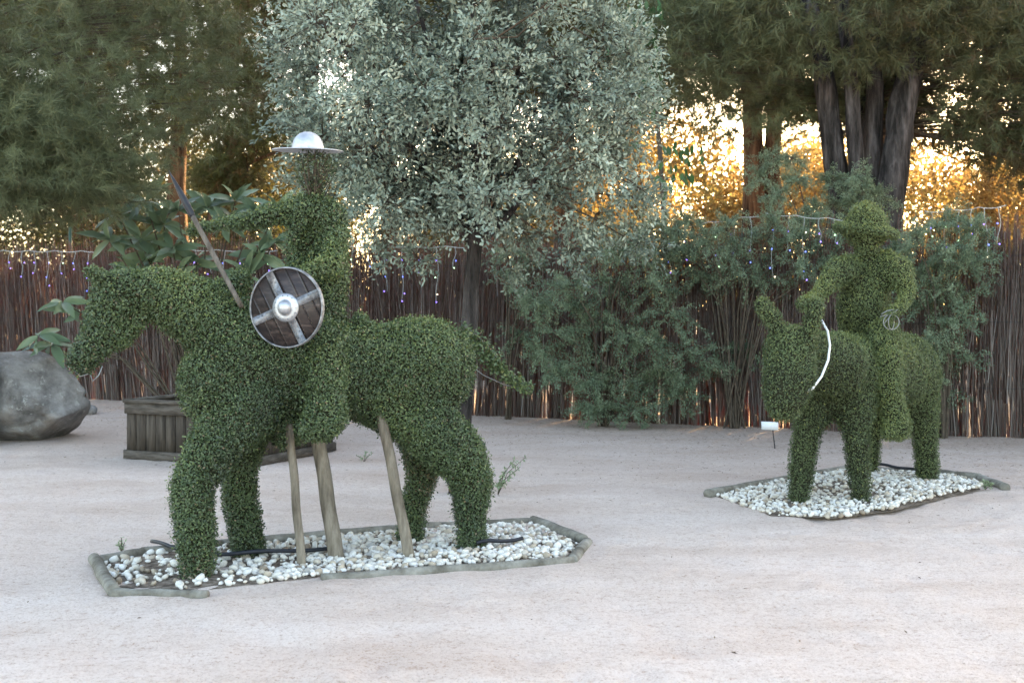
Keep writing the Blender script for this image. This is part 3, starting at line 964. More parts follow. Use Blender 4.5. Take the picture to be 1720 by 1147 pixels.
def box_between(p, q_, t0, z0, z1, inward, out=0.0):
    """board standing on the line p-q, thickness t0 inwards"""
    p = np.asarray(p) - inward * out; q_ = np.asarray(q_) - inward * out
    a = [p, q_, q_ + inward * (t0 + out), p + inward * (t0 + out)]
    V = [(x[0], x[1], z0) for x in a] + [(x[0], x[1], z1) for x in a]
    T = [(0, 2, 1), (0, 3, 2), (4, 5, 6), (4, 6, 7)]
    for k in range(4):
        m_ = (k + 1) % 4; T += [(k, m_, m_ + 4), (k, m_ + 4, k + 4)]
    return V, T


for (p, q_, inn, nb_) in ((A0, B0, uR, 13), (B0, C0, uL, 11), (C0, D0, -uR, 12), (D0, A0, -uL, 11)):
    for k in range(nb_):
        w0, w1 = k / nb_, (k + 1) / nb_
        pp, qq = p + (q_ - p) * (w0 + .004), p + (q_ - p) * (w1 - .003)
        V, T = box_between(pp + inn * .012 * rng.uniform(0, .4), qq + inn * .012 * rng.uniform(0, .4), .022, .07, PH - .05 - rng.uniform(0, .004), inn)
        add('plank', V, T, M['old_wood'], pl)
    V, T = box_between(p, q_, .01, .0, .085, inn, .035); add('base_board', V, T, M['old_wood_flat'], pl)
    V, T = box_between(p, q_, .0, PH - .105, PH - .0, inn, .024); add('top_rail', V, T, M['old_wood_flat'], pl)
    V, T = box_between(p + (q_ - p) * .0, q_, .075, PH + .001, PH + .03, inn, .045); add('cap_board', V, T, M['old_wood_flat'], pl)
V, T = box_between(A0 + uR * .03 - uL * .03, B0 + uR * .03 + uL * .03, wR - .06, .28, .33, uR); add('soil', V, T, M['soil'], pl)

# ------------------------------------------------------------------ boulder
def rock_mat():
    m, nt, N, L, P, O = nodes('granite')
    tc = N.new('ShaderNodeTexCoord'); v = tc.outputs['Object']
    n = noise(N, L, 3, 8, .7, v); r = ramp(N, [(.36, (.12, .113, .108)), (.5, (.255, .243, .235)), (.64, (.40, .385, .37))]); L.new(n.outputs[0], r.inputs[0])
    n2 = noise(N, L, 1.7, 6, .65, v); r2 = ramp(N, [(.5, (1, 1, 1)), (.62, (.72, .60, .50))]); L.new(n2.outputs[0], r2.inputs[0])
    m1 = N.new('ShaderNodeMix'); m1.data_type = 'RGBA'; m1.blend_type = 'MULTIPLY'; m1.inputs[0].default_value = .7; L.new(r.outputs[0], m1.inputs[6]); L.new(r2.outputs[0], m1.inputs[7])
    n3 = noise(N, L, 11, 5, .75, v); r3 = ramp(N, [(.57, (0, 0, 0)), (.66, (1, 1, 1))]); L.new(n3.outputs[0], r3.inputs[0])
    m2 = N.new('ShaderNodeMix'); m2.data_type = 'RGBA'; L.new(r3.outputs[0], m2.inputs[0]); L.new(m1.outputs[2], m2.inputs[6]); m2.inputs[7].default_value = (.42, .42, .40, 1)
    L.new(m2.outputs[2], P.inputs['Base Color']); P.inputs['Roughness'].default_value = .9
    n4 = noise(N, L, 11, 9, .75, v); b = N.new('ShaderNodeBump'); b.inputs['Strength'].default_value = 1.0; b.inputs['Distance'].default_value = .05; L.new(n4.outputs[0], b.inputs['Height']); L.new(b.outputs[0], P.inputs['Normal'])
    return m


M['granite'] = rock_mat()
V, T = ICO5
V = V * (1 + .13 * wob(V, 1.7, 40) + .075 * wob(V, 4, 41) + .04 * wob(V, 9, 42) + .022 * wob(V, 24, 43) - .05 * np.abs(wob(V, 3.1, 45)))[:, None]
V = np.sign(V) * np.abs(V) ** .82
for k in range(16):
    n_ = unit(np.random.default_rng(300 + k).normal(size=3) + np.array([0, -.35, .2])); h_ = .54 + .018 * k
    V = V - np.maximum(V @ n_ - h_, 0)[:, None] * n_ * .85
V = V * (1 + .02 * wob(V, 13, 46) + .012 * wob(V, 30, 47))[:, None]
cr = np.exp(-((V[:, 2] + .35 - .35 * V[:, 0] + .12 * np.sin(V[:, 0] * 5)) / .035) ** 2) * (V[:, 1] < .4)
V = V * (1 - .05 * cr)[:, None]
bc = pt(28, 668, 12.7)
V = V * np.array([.86, .76, .68]) + np.array([bc[0] - .04, 12.75, .42])
tag(add('boulder', V, T, M['granite'], None, smooth=True), 'big rounded grey granite boulder at the left edge before the fence', 'boulder')
V, T = ICO3; V = V * (1 + .2 * wob(V, 2, 44))[:, None] * np.array([.16, .13, .09]) + G(142, 696, .04)
tag(add('small_rock', V, T, M['granite'], None, smooth=True), 'small low rock tucked beside the big boulder', 'rock')

# ------------------------------------------------------------------ name plate on a stake
sp = G(1303, 752)
sg = empty('plant_sign', sp, 'small white plant sign on a thin stake left of the donkey', 'sign')
pc = pt(1293, 715, sp[1])
V = []
for dz in (-.003, .003):
    for x, z in ((-.09, -.036), (.085, -.044), (.092, .036), (-.085, .044)): V.append(pc + np.array([x, dz + z * .5, z]))
T = [(0, 1, 2), (0, 2, 3), (4, 6, 5), (4, 7, 6)]
for k in range(4):
    m_ = (k + 1) % 4; T += [(k, k + 4, m_ + 4), (k, m_ + 4, m_)]
add('plate', V, T, M['sign_white'], sg)
V, T = tube([sp + np.array([0, .02, -.05]), pc + np.array([.03, .015, 0])], .006, 6); add('stake', V, T, M['iron'], sg)


# ------------------------------------------------------------------ trees
def limb(P, R, mat, parent, name='limb', sides=10, rough=.06, seed=0):
    P = np.asarray(P, float)
    t = np.linspace(0, len(P) - 1, max(8, len(P) * 4))
    Q = np.stack([np.interp(t, np.arange(len(P)), P[:, k]) for k in range(3)], 1)
    for _ in range(4): Q[1:-1] = (Q[:-2] + 2 * Q[1:-1] + Q[2:]) / 4
    r = np.interp(t, np.arange(len(P)), R)
    V, T = tube(Q, r, sides, rough, seed=seed)
    return add(name, V, T, mat, parent, smooth=True)


# holm oak
ob = G(768, 828)
oak = empty('holm_oak', ob, 'silvery leaved holm oak with rounded crown rising behind the horse rump', 'tree')
limb([ob + (0, 0, -.1), pt(775, 720, ob[1]), pt(784, 600, ob[1]), pt(792, 480, ob[1]), pt(800, 400, ob[1] + .05), pt(800, 330, ob[1])], [.085, .075, .068, .064, .058, .05], M['bark'], oak, 'trunk', seed=3)
OC = np.array([(772 - 860) / F * ob[1], ob[1] + .1, 3.35])
fork = pt(800, 400, ob[1] + .05)
limbs = [(fork, OC + np.array(v)) for v in ((-1.0, -.3, .3), (-.5, .5, 1.1), (.1, -.5, 1.3), (.7, .2, 1.0), (1.1, -.3, .2), (.9, .6, -.4), (-.8, -.6, -.5), (.3, -.9, .1), (-.2, .8, .2), (.6, -.7, -.9))]
for j, (a_, b_) in enumerate(limbs):
    limb([a_ - np.array([0, 0, .06]), a_ + (b_ - a_) * .5 + np.array([0, 0, .12 * math.sin(j * 2)]), b_], [.038, .026, .012], M['bark'], oak, 'limb', 8, .05, 90 + j)
LQ = np.concatenate([a_ + (b_ - a_) * np.linspace(.3, 1, 10)[:, None] for a_, b_ in limbs])
lobes = []
while len(lobes) < 150:
    u = rdir(1)[0] * rng.uniform(.3, 1) ** .5
    p = OC + u * np.array([1.46, 1.35, 1.75])
    if p[2] < 2.1 + .25 * rng.uniform(): continue
    lobes.append((p, rng.uniform(.24, .42)))
NIN = 60                          # inner lobes: larger leaves closing the crown, with its shade put into the tint
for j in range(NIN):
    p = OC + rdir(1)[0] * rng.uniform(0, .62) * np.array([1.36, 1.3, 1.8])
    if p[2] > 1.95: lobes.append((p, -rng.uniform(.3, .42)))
for a, b, r in ((1050, 330, .4), (1070, 410, .3), (860, 450, .22), (650, 400, .3), (620, 350, .36), (700, 430, .26), (960, 420, .34), (1000, 260, .42), (560, 200, .4), (520, 130, .4), (530, 40, .42), (1050, 100, .38), (1060, 200, .34), (1080, 320, .3), (780, 330, .4), (620, 280, .35), (700, 360, .36), (1000, 360, .36), (880, 390, .36), (640, 130, .4), (920, 330, .36), (1010, 60, .4)):
    lobes.append((pt(a, b, ob[1] + rng.uniform(-.7, .3)), r))
mbw = MB()
LP, LD, LN, LT, LL = [], [], [], [], []
for i, (c, r) in enumerate(lobes):
    bright = rng.normal(0, .15)
    A = LQ[np.argmin(np.linalg.norm(LQ - c, axis=1) + rng.uniform(0, .15, len(LQ)))][None]
    mbw.put(*tubes3(A, c[None], np.array([.011]), np.array([.005]), (A + c) / 2 + rng.normal(0, .05, (1, 3))))
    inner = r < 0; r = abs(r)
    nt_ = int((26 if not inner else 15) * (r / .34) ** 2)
    d = unit(rdir(nt_) + .5 * unit(c - OC) + np.array([0, -.15, .1]))
    ends = c + d * r * rng.uniform(.55, 1.1, (nt_, 1))
    mbw.put(*tubes3(np.repeat(c[None], nt_ // 2, 0), ends[:nt_ // 2], .004, .0015))
    k = 18
    t = rng.uniform(.3, 1.06, (nt_, k, 1))
    P = c + (ends - c)[:, None] * t + rng.normal(0, .02, (nt_, k, 3))
    LP.append(P.reshape(-1, 3)); LD.append((unit(d)[:, None] * .6 + rng.normal(size=(nt_, k, 3)) * .55).reshape(-1, 3))
    LN.append((rng.normal(size=(nt_, k, 3)) + np.array([0, -.3, .9])).reshape(-1, 3))
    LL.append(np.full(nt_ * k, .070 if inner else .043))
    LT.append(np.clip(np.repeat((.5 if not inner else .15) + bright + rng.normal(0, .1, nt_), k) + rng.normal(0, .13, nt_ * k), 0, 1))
tag(mbw.build('twigs', M['twig'], oak), kind='stuff')
LP, LD, LN, LT, LL = map(np.concatenate, (LP, LD, LN, LT, LL))
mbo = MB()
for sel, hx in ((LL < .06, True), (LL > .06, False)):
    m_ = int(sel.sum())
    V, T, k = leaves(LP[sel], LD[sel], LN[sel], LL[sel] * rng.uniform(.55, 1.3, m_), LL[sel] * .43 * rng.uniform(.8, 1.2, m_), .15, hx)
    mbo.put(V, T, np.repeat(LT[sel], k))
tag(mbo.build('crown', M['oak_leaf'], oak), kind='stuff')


def pine_crown(lobe_list, per, k, L, W, bough_from=None, warm=0.0, droop=.1):
    C, D, Tn = [], [], []
    mbb = MB()
    for c, rad, w in lobe_list:
        c = np.asarray(c, float); rad = np.asarray(rad, float)
        n = int(per * w)
        u = rdir(n); rr = rng.uniform(.2, 1, (n, 1)) ** .55
        # uneven outline
        P = c + u * rr * rad * (1 + .22 * wob(u * 3 + c, 1.3, 50))[:, None]
        keep = rng.uniform(size=n) < .55 + .6 * wob(P, 2.6, 52)
        P = P[keep]; u = u[keep]
        C.append(P); D.append(unit(u + np.array([0, 0, .25 - droop]) + rng.normal(0, .4, P.shape)))
        Tn.append(.45 + .2 * wob(P, 1.7, 53) + rng.normal(0, .14, len(P)) - .35 * (rng.uniform(size=len(P)) < .12))
        if bough_from is not None:
            sel = P[::11]
            s0 = np.asarray(bough_from(sel))
            mid = s0 + (sel - s0) * .55; mid[:, 2] += .12
            mbb.put(*tubes3(mid, sel, .007, .002))
            s2 = mid[::7]; mbb.put(*tubes3(s0[::7], s2, .024, .008))
    C, D, Tn = np.concatenate(C), np.concatenate(D), np.concatenate(Tn)
    V, T = needles(C, D, k, L, W)
    return V, T, np.repeat(np.clip(Tn, 0, 1), k), mbb


# left pine, inside the yard
lpX, lpD = -5.7, 12.2
lpine = empty('pine_tree', (lpX, lpD, 0), 'dense pine with hanging needle boughs filling the upper left corner', 'tree', 'pines around the yard')
limb([(lpX, lpD, -.1), (lpX - .03, lpD, 1.6), (lpX + .05, lpD, 3.2), (lpX + .1, lpD, 6.5)], [.17, .15, .13, .06], M['bark'], lpine, 'trunk', seed=8)
V, T, tn, bb = pine_crown([((lpX + .2, lpD - .2, 4.55), (2.6, 2.1, 2.15), 1.05), ((lpX + 1.35, lpD - .6, 3.9), (1.15, 1.1, 1.25), .34), ((lpX + .3, lpD - 1.0, 3.1), (1.6, 1.1, .75), .30), ((lpX + 1.7, lpD - .4, 5.0), (1.2, 1.2, 1.0), .3), ((lpX + .5, lpD - 1.5, 3.0), (1.4, .8, .75), .3), ((lpX + 1.5, lpD - 1.0, 3.2), (.9, .8, .7), .22), ((lpX - .2, lpD - 1.6, 3.9), (1.2, .8, 1.2), .25), ((lpX + 2.2, lpD + .2, 4.2), (.8, .8, 1.0), .2), ((lpX + .9, lpD - .9, 2.75), (1.3, .7, .5), .22)],
                          3500, 34, .15, .0055, lambda P: np.column_stack([np.full(len(P), lpX), np.full(len(P), lpD), np.maximum(P[:, 2] - .35, 1.9)]))
tag(add('crown', V, T, M['pine_needle'], lpine, tn), kind='stuff')
tag(bb.build('twigs', M['twig'], lpine), kind='stuff')

# right pine, many stemmed, just beyond the fence
rd = 15.0
rpine = empty('pine_tree', pt(1450, 513, rd) * np.array([1, 1, 0]), 'many stemmed pine with grey furrowed trunks behind the fence at right', 'tree', 'pines around the yard')
for i, (x0, x1, x2, dd, r0, r1) in enumerate(((1414, 1385, 1350, .1, .16, .11), (1442, 1430, 1408, -.15, .11, .08), (1466, 1470, 1465, .25, .13, .09), (1492, 1522, 1590, -.1, .195, .13), (1450, 1450, 1440, .6, .09, .06))):
    limb([pt(1450 + (x0 - 1450) * .6, 690, rd + dd) * np.array([1, 1, 0]) + (0, 0, -.1), pt(x0, 340, rd + dd), pt((x0 + x1) / 2, 250, rd + dd), pt(x1, 130, rd + dd), pt(x2, -40, rd + dd + .2), pt(x2 + (x2 - x1), -330, rd + dd + .6)], [r0 * 1.25, r0, r0 * .93, r0 * .85, r1, r1 * .6], M['bark'], rpine, 'trunk', 14, .09, 70 + i)
rx = float(pt(1450, 0, rd)[0])
def rb(P): return np.column_stack([np.full(len(P), rx), np.full(len(P), rd + .8), np.maximum(P[:, 2] - .2, 3.9)])
V, T, tn, bb = pine_crown([((3.75, 16.9, 5.75), (2.2, 2.2, 2.0), 1.0), ((2.6, 16.6, 6.4), (1.2, 1.4, 1.4), .4), ((6.6, 16.9, 5.9), (2.6, 2.2, 2.2), 1.1), ((7.6, 15.6, 4.6), (1.5, 1.2, 1.35), .45), ((5, 17.4, 8.8), (4.4, 3.2, 2.6), 1.7), ((6.6, 15.2, 4.9), (.9, .8, .9), .22), ((4.2, 15.0, 5.4), (1.4, .7, .7), .25), ((9.5, 16.5, 6.2), (2.2, 2, 2), .8), ((4.0, 14.1, 5.45), (1.7, .7, .75), .4), ((5.6, 14.0, 5.5), (1.5, .7, .8), .35), ((6.5, 14.6, 4.25), (1.1, .7, .85), .3), ((2.4, 15.2, 5.0), (1.1, .8, .9), .28), ((3.3, 15.6, 4.3), (.9, .7, .6), .16), ((7.2, 15.6, 3.75), (1.3, .9, .65), .34), ((5.9, 16.2, 4.1), (.7, .7, .55), .12), ((8.6, 15.8, 3.9), (1.3, .9, .8), .3), ((4.2, 14.5, 4.85), (1.3, .5, .55), .3), ((5.9, 14.3, 4.8), (1.0, .5, .6), .25), ((4.9, 15.9, 4.5), (1.4, .6, .7), .3), ((6.4, 15.2, 3.85), (.9, .7, .5), .2), ((7.7, 14.9, 3.65), (1.5, .8, .6), .42), ((6.9, 15.4, 4.4), (1.2, .8, .7), .3)],
                          2600, 26, .18, .0095, rb)
tag(add('crown', V, T, M['pine_needle'], rpine, tn), kind='stuff')
tag(bb.build('twigs', M['twig'], rpine), kind='stuff')

# row of pines further behind: one crown mesh shared by the copies
def pine_proto(seed):
    V, T, tn, bb = pine_crown([((0, 0, 7.6), (2.7, 2.5, 2.6), 1.2), ((-1.2, .3, 6.2), (1.7, 1.6, 1.3), .5), ((1.3, -.3, 6.4), (1.7, 1.6, 1.3), .5), ((.2, 0, 10.2), (2.0, 2.0, 1.9), .7)], 2300, 22, .2, .02,
                              lambda P: np.column_stack([P[:, :2] * .08, np.maximum(P[:, 2] - .8, 4.2)]))
    c = raw_mesh('crown', V, T, tn, mats=(M['pine_needle_warm'],))
    v, t, _ = bb.get(); w = raw_mesh('twigs', v, t, mats=(M['bark_brown'],))
    V, T = tube(np.array([(0, 0, -.1), (.03, 0, 2), (-.05, .05, 4), (.05, 0, 6.5), (0, 0, 10)]), [.27, .24, .21, .16, .06], 12, .08, seed=seed)
    return c, w, raw_mesh('trunk', V, T, smooth=True, mats=(M['bark_brown'],))


protos = [pine_proto(1), pine_proto(2)]
ROW = [(-7.6, 26.0, 1.0, 'pine beyond the fence filling the gap right of the upper left pine', .7), (-11.4, 24.0, 1.0, 'sunlit pine beyond the fence behind the upper left pine', 1.1), (-.4, 23.0, 1.08, 'pine beyond the fence hidden mostly by the oak crown', 2.0),
       (1.2, 25.5, 1.1, 'pine beyond the fence behind the right half of the oak', .4), (4.42, 21.0, .95, 'brown trunked pine beyond the fence left of the grey trunks', 2.9),
       (10.9, 22.0, 1.05, 'pine beyond the fence at the far right edge', 4.2), (14.0, 21.0, 1.1, 'pine standing outside the picture to the right of the fence', 5.0), (8.75, 27.5, 1.15, 'second row pine glimpsed behind the right hand pine', .9), (-14, 24, 1.05, 'pine standing outside the picture to the left', 3.3), (14.6, 28.0, 1.2, 'distant pine behind the far right boughs', 2.2)]
for i, (x, y, s, lab, rz_) in enumerate(ROW):
    e = empty('background_pine', (x, y, 0), lab, 'tree', 'pines beyond the fence')
    for nm, me in zip(('crown', 'twigs', 'trunk'), protos[i % 2]):
        o = bpy.data.objects.new(nm, me); link(o, e)
        o.matrix_local = Matrix.Rotation(rz_, 4, 'Z') @ Matrix.Diagonal((s, s, s, 1))
        if nm != 'trunk': tag(o, kind='stuff')
    if i == 4:
        V, T = tube(np.array([(x + .62, y, -.1), (x + .55, y, 2.2), (x + .35, y, 4), (x + .6, y, 7)]), [.22, .2, .17, .1], 12, .08, seed=4)
        add('trunk', V, T, M['bark_brown'], e, smooth=True)

# tall pine wood closing the view far behind: one crown mesh shared
V, T, tn, bb = pine_crown([((0, 0, 13.5), (3.6, 3.2, 3.6), 1.5), ((-1.6, .3, 11.4), (2.2, 2.0, 1.7), .5), ((1.7, -.3, 11.8), (2.2, 2.0, 1.7), .5), ((.2, 0, 17.5), (2.8, 2.8, 3.0), .9)], 2100, 18, .3, .035,
                          lambda P: np.column_stack([P[:, :2] * .08, np.maximum(P[:, 2] - 1.0, 8)]))
tall_c = raw_mesh('crown', V, T, tn, mats=(M['pine_needle'],))
V, T = tube(np.array([(0, 0, -.1), (.05, 0, 5), (-.08, .05, 9), (.05, 0, 13), (0, 0, 18)]), [.33, .30, .26, .18, .06], 12, .08, seed=5)
tall_t = raw_mesh('trunk', V, T, smooth=True, mats=(M['bark_brown'],))
TALL = ['distant tall pine beyond the left picture edge', 'distant tall pine glimpsed through the outer boughs of the upper left pine', 'distant tall pine whose trunk shows through the upper left pine',
        'distant tall pine seen between the upper left pine and the leaning pine', 'distant tall pine behind the left edge of the oak crown', 'distant tall pine hidden behind the oak crown centre',
        'distant tall pine behind the right edge of the oak crown', 'distant tall pine above the golden gap right of the oak', 'distant tall pine behind the brown trunked pine',
        'distant tall pine behind the grey many stemmed pine', 'distant tall pine behind the far right boughs', 'distant tall pine just beyond the right picture edge', 'last distant tall pine of the wood, far outside the picture on the right']
for i in range(13):
    x = -20 + i * 4.1 + .9 * math.sin(i * 2.7) - (2.4 if i == 2 else 0); y = 40 + 1.6 * math.sin(i * 1.9)
    e = empty('tall_pine', (x, y, 0), TALL[i], 'tree', 'tall pines of the distant wood')
    for nm, me in (('crown', tall_c), ('trunk', tall_t)):
        o = bpy.data.objects.new(nm, me); link(o, e); s = 1 + .08 * math.sin(i * 3.1); o.matrix_local = Matrix.Rotation(i * 2.1, 4, 'Z') @ Matrix.Diagonal((s, s, s, 1))
        if nm == 'crown': tag(o, kind='stuff')

# thin leaning pine that catches the sun left of the oak
e = empty('leaning_pine', pt(300, 513, 19.5) * np.array([1, 1, 0]), 'thin leaning sunlit pine between the left pine and the oak', 'tree')
for j, (pa, pb, pc_, r0) in enumerate((((300, 640), (370, 280), (500, 0), .09), ((380, 262), (430, 215), (520, 170), .035), ((350, 330), (420, 270), (500, 245), .04), ((420, 160), (400, 60), (410, -60), .035), ((440, 120), (500, 90), (560, 90), .03))):
    limb([pt(*pa, 19.5), pt(*pb, 19.4), pt(*pc_, 19.3)], [r0, r0 * .8, r0 * .4], M['bark_brown'], e, 'trunk' if j == 0 else 'limb', 8, .06, 110 + j)
V, T, tn, bb = pine_crown([(pt(430, 40, 19.4), (1.7, .8, 1.1), .75), (pt(390, 170, 19.4), (1.4, .7, .8), .55), (pt(460, 230, 19.4), (1.1, .6, .5), .35), (pt(380, 290, 19.4), (.7, .5, .45), .25)], 1900, 26, .17, .011,
                          lambda P: P * np.array([.4, .4, 1]) + .6 * pt(420, 150, 19.4) * np.array([1, 1, 0]) - np.array([0, 0, .3]))
tag(add('crown', V, T, M['pine_needle_warm'], e, tn), kind='stuff')
tag(bb.build('twigs', M['bark_brown'], e), kind='stuff')

# golden thicket far behind
def thicket(n, rad, L):
    P = rdir(n) * np.asarray(rad) * rng.uniform(.3, 1, (n, 1)) ** .5
    P = P[rng.uniform(size=n) < .6 + .6 * wob(P, 1.5, 90) + .35 * wob(P, 4.2, 92)]
    P[:, 2] = np.abs(P[:, 2] + rad[2] * .9); n = len(P)
    V, T, k = leaves(P, rdir(n), rdir(n), L * rng.uniform(.6, 1.3, n), L * .5)
    return raw_mesh('foliage', V, T, np.repeat(np.clip(.5 + .3 * wob(P, 2, 91) + rng.normal(0, .2, n), 0, 1), 2), mats=(M['gold_leaf'],))


TH = [thicket(27000, (3.3, 2.4, 3.4), .15), thicket(24000, (3.0, 2.4, 2.9), .15), thicket(29000, (3.6, 2.4, 3.4), .155)]
M['shaded_gold_leaf'] = leaf_mat('shaded_gold_leaf', [(0, (.06, .045, .02)), (.5, (.10, .095, .035)), (1, (.16, .15, .05))], .35)  # dimmer copy of the golden leaves, shade put into its colour
TH[2].materials[0] = M['shaded_gold_leaf']
GLD = ['dusky olive bush far behind the left end of the fence', 'dusky olive thicket far behind the big leaved shrub', 'dusky olive bush seen under the oak crown', 'yellow backlit bush in the gap right of the oak', 'golden bush behind the brown pine trunk', 'golden bush behind the grey pine trunks', 'bright golden bush above the fence at far right', 'golden bush beyond the right picture edge']
for i, (x, y) in enumerate(((-14, 34), (-8.2, 33), (-1.5, 35), (4.4, 36), (9, 37), (13, 36), (16.5, 34), (21, 33))):
    e = empty('backlit_bush', (x, y, 0), GLD[i], 'bush', 'backlit bushes beyond the fence')
    o = bpy.data.objects.new('foliage', TH[2 if i < 3 else i % 2]); link(o, e); o.rotation_euler = (0, 0, i * 1.3); s = (1, 1.05, .9, 1.45, 1.1, 1.2, 1.15, 1)[i]; o.scale = (s, s, s); tag(o, kind='stuff')
    A = np.zeros((9, 3)) + np.array([x, y, -.05]); B = A + np.column_stack([rng.normal(0, 1.2, 9), rng.normal(0, .8, 9), rng.uniform(2, 3.6, 9)])
    V, T = tubes3(A, B, .05, .015); add('stem', V, T, M['bark_brown'], e)


FARB = ['far tall bush filling the horizon at the left edge', 'far tall bush behind the dusky thicket left of the rider', 'far tall bush behind the leaning pine', 'far tall bush behind the oak trunk', 'far tall bush behind the right side of the oak',
        'far tall bush deep in the golden gap right of the oak', 'far tall bush behind the brown trunked pine', 'far tall bush behind the grey pine trunks', 'far tall bush behind the far right end of the fence', 'far tall bush outside the picture on the right']
for i in range(10):
    e = empty('far_bush', (-20 + i * 5.0 + math.sin(i * 3.3), 47 + 1.5 * math.sin(i * 1.7), 0), FARB[i], 'bush', 'far bushes closing the horizon')
    o = bpy.data.objects.new('foliage', TH[2 if i < 5 else i % 2]); link(o, e); o.rotation_euler = (0, 0, i * .9); s = 1.5 + .2 * math.sin(i * 2.9); o.scale = (s, s, s); tag(o, kind='stuff')
    x, y, _ = e.location
    A = np.zeros((7, 3)) + np.array([x, y, -.05]); B = A + np.column_stack([rng.normal(0, 1.5, 7), rng.normal(0, .8, 7), rng.uniform(3, 5.5, 7)])
    V, T = tubes3(A, B, .07, .02); add('stem', V, T, M['bark_brown'], e)

# feathery shrubs along the fence
def shrub(label, base, sprays, nleaf=70, L=.026, droop=.35, mat='shrub_leaf', name='feathery_shrub'):
    """sprays: list of (px, py, depth offset, reach) targets the arching branches run to"""
    e = empty(name, base, label, 'shrub')
    mbw = MB(); P_, D_, T_ = [], [], []
    for (px, py, off, sp, cnt) in sprays:
        tgt = pt(px, py, base[1] + off)
        up = np.array([base[0] + (tgt[0] - base[0]) * .35, base[1] + off * .4, max(.3, tgt[2] * .75)])
        mbw.put(*tubes3(base[None] + rng.normal(0, .04, (1, 3)) * (1, 1, 0), tgt[None], np.array([.016]), np.array([.005]), up[None]))
        d = unit(rdir(cnt) * np.array([1, .8, .75]) + np.array([0, -.1, .12]))
        ends = tgt + d * sp * rng.uniform(.4, 1.05, (cnt, 1)); ends[:, 2] = np.maximum(ends[:, 2] - droop * sp * rng.uniform(0, 1, cnt), .04)
        mids = tgt + d * sp * .5; mids[:, 2] = np.maximum(mids[:, 2], .05)
        mbw.put(*tubes3(np.repeat(tgt[None], cnt, 0), ends, .004, .0014, mids))
        t = rng.uniform(.12, 1.05, (cnt, nleaf, 1))
        B = tgt[None, None] * (1 - t) ** 2 + 2 * t * (1 - t) * (mids[:, None]) + t ** 2 * ends[:, None]
        B = B + rng.normal(0, .022, B.shape)
        P_.append(B.reshape(-1, 3)); D_.append((rng.normal(size=B.shape) * .7 + unit(ends - tgt)[:, None] * .8).reshape(-1, 3))
        T_.append(np.clip(np.repeat(rng.normal(.45, .14, cnt), nleaf) + rng.normal(0, .12, cnt * nleaf), 0, 1))
    P_, D_, T_ = map(np.concatenate, (P_, D_, T_))
    n = len(P_)
    V, T, k = leaves(P_, D_, rdir(n) + np.array([0, -.2, .8]), L * rng.uniform(.6, 1.3, n), L * .42)
    mbw.build('stems', M['twig'], e)
    tag(add('foliage', V, T, M[mat], e, np.repeat(T_, k)), kind='stuff')
    return e


def rs(lst, off=(-.35, .2), sp=(.38, .6), cnt=16):
    return [(a, b, rng.uniform(*off), rng.uniform(*sp), cnt) for a, b in lst]


b0 = G(1015, 716)
shrub('feathery green shrub draped down the fence right of the horse tail', b0, rs([(1000, 430), (1060, 420), (1110, 430), (960, 480), (1030, 480), (1100, 480), (930, 560), (990, 560), (1050, 560), (1120, 530), (940, 630), (1000, 640), (1060, 640), (1110, 640), (1150, 600), (1150, 660), (1000, 690), (1060, 690), (1090, 580), (970, 520), (1040, 400), (1090, 390), (900, 500), (910, 590)], cnt=22), 112, .028)
b1 = fpt(fs(1240), 0, -.22)
shrub('leafy shrub climbing the fence between the light strings left of the donkey', b1, rs([(1150, 430), (1190, 410), (1230, 420), (1270, 400), (1300, 430), (1330, 400), (1340, 450), (1180, 460), (1250, 460), (1290, 470), (1370, 420), (1140, 390), (1210, 610), (1250, 590), (1160, 375), (1220, 385), (1300, 380), (1360, 380), (1420, 390), (1400, 440), (1110, 380)], sp=(.28, .46), cnt=18), 115, .026)
b2 = fpt(fs(1370), 0, .35)
shrub('tall tufted shrub standing above the fence before the pine trunks', b2, rs([(1300, 270), (1330, 265), (1280, 300), (1340, 300), (1400, 300), (1430, 300), (1400, 340), (1450, 320), (1480, 330), (1440, 350), (1370, 350), (1350, 370), (1300, 330)], off=(-.2, .3), sp=(.25, .38), cnt=18), 110, .026)
b3 = fpt(fs(1585), 0, -.3)
shrub('green shrub spilling over the fence behind the donkey rump', b3, rs([(1540, 400), (1570, 380), (1600, 420), (1560, 450), (1620, 450), (1590, 490), (1550, 510), (1610, 540), (1570, 570), (1600, 600), (1580, 650), (1620, 500), (1640, 430), (1640, 380), (1510, 420), (1600, 370), (1560, 620), (1520, 460)], sp=(.28, .45), cnt=18), 120, .026)
b4 = fpt(fs(870), 0, -.35)
shrub('low dark shrub at the fence foot beside the horse tail', b4, rs([(860, 470), (880, 500), (850, 430), (890, 440), (910, 520), (870, 560)], sp=(.25, .4), cnt=14), 70, .03)

# small weeds
def weed(label, base, stems, L):
    e = empty('weed', base, label, 'weed')
    mbw = MB(); V_, T_, n0 = [], [], 0
    for (dx, dz, dy) in stems:
        tip = base + np.array([dx, dy, dz]); mid = base + np.array([dx * .35, dy * .3, dz * .6])
        mbw.put(*tubes3(base[None], tip[None], .004, .002, mid[None]))
        k = 16; t = rng.uniform(.25, 1, (k, 1)); P = base * (1 - t) ** 2 + 2 * t * (1 - t) * mid + t * t * tip
        V, T, _ = leaves(P, rdir(k) + np.array([0, 0, .5]), rdir(k) + np.array([0, 0, 1.]), L * rng.uniform(.6, 1.2, k), L * .4)
        V_.append(V); T_.append(T + n0); n0 += len(V)
    mbw.build('stem', M['twig'], e)
    V_, T_ = np.concatenate(V_), np.concatenate(T_)
    tag(add('foliage', V_, T_, M['shrub_leaf'], e, np.full(len(T_), .8)), kind='stuff')


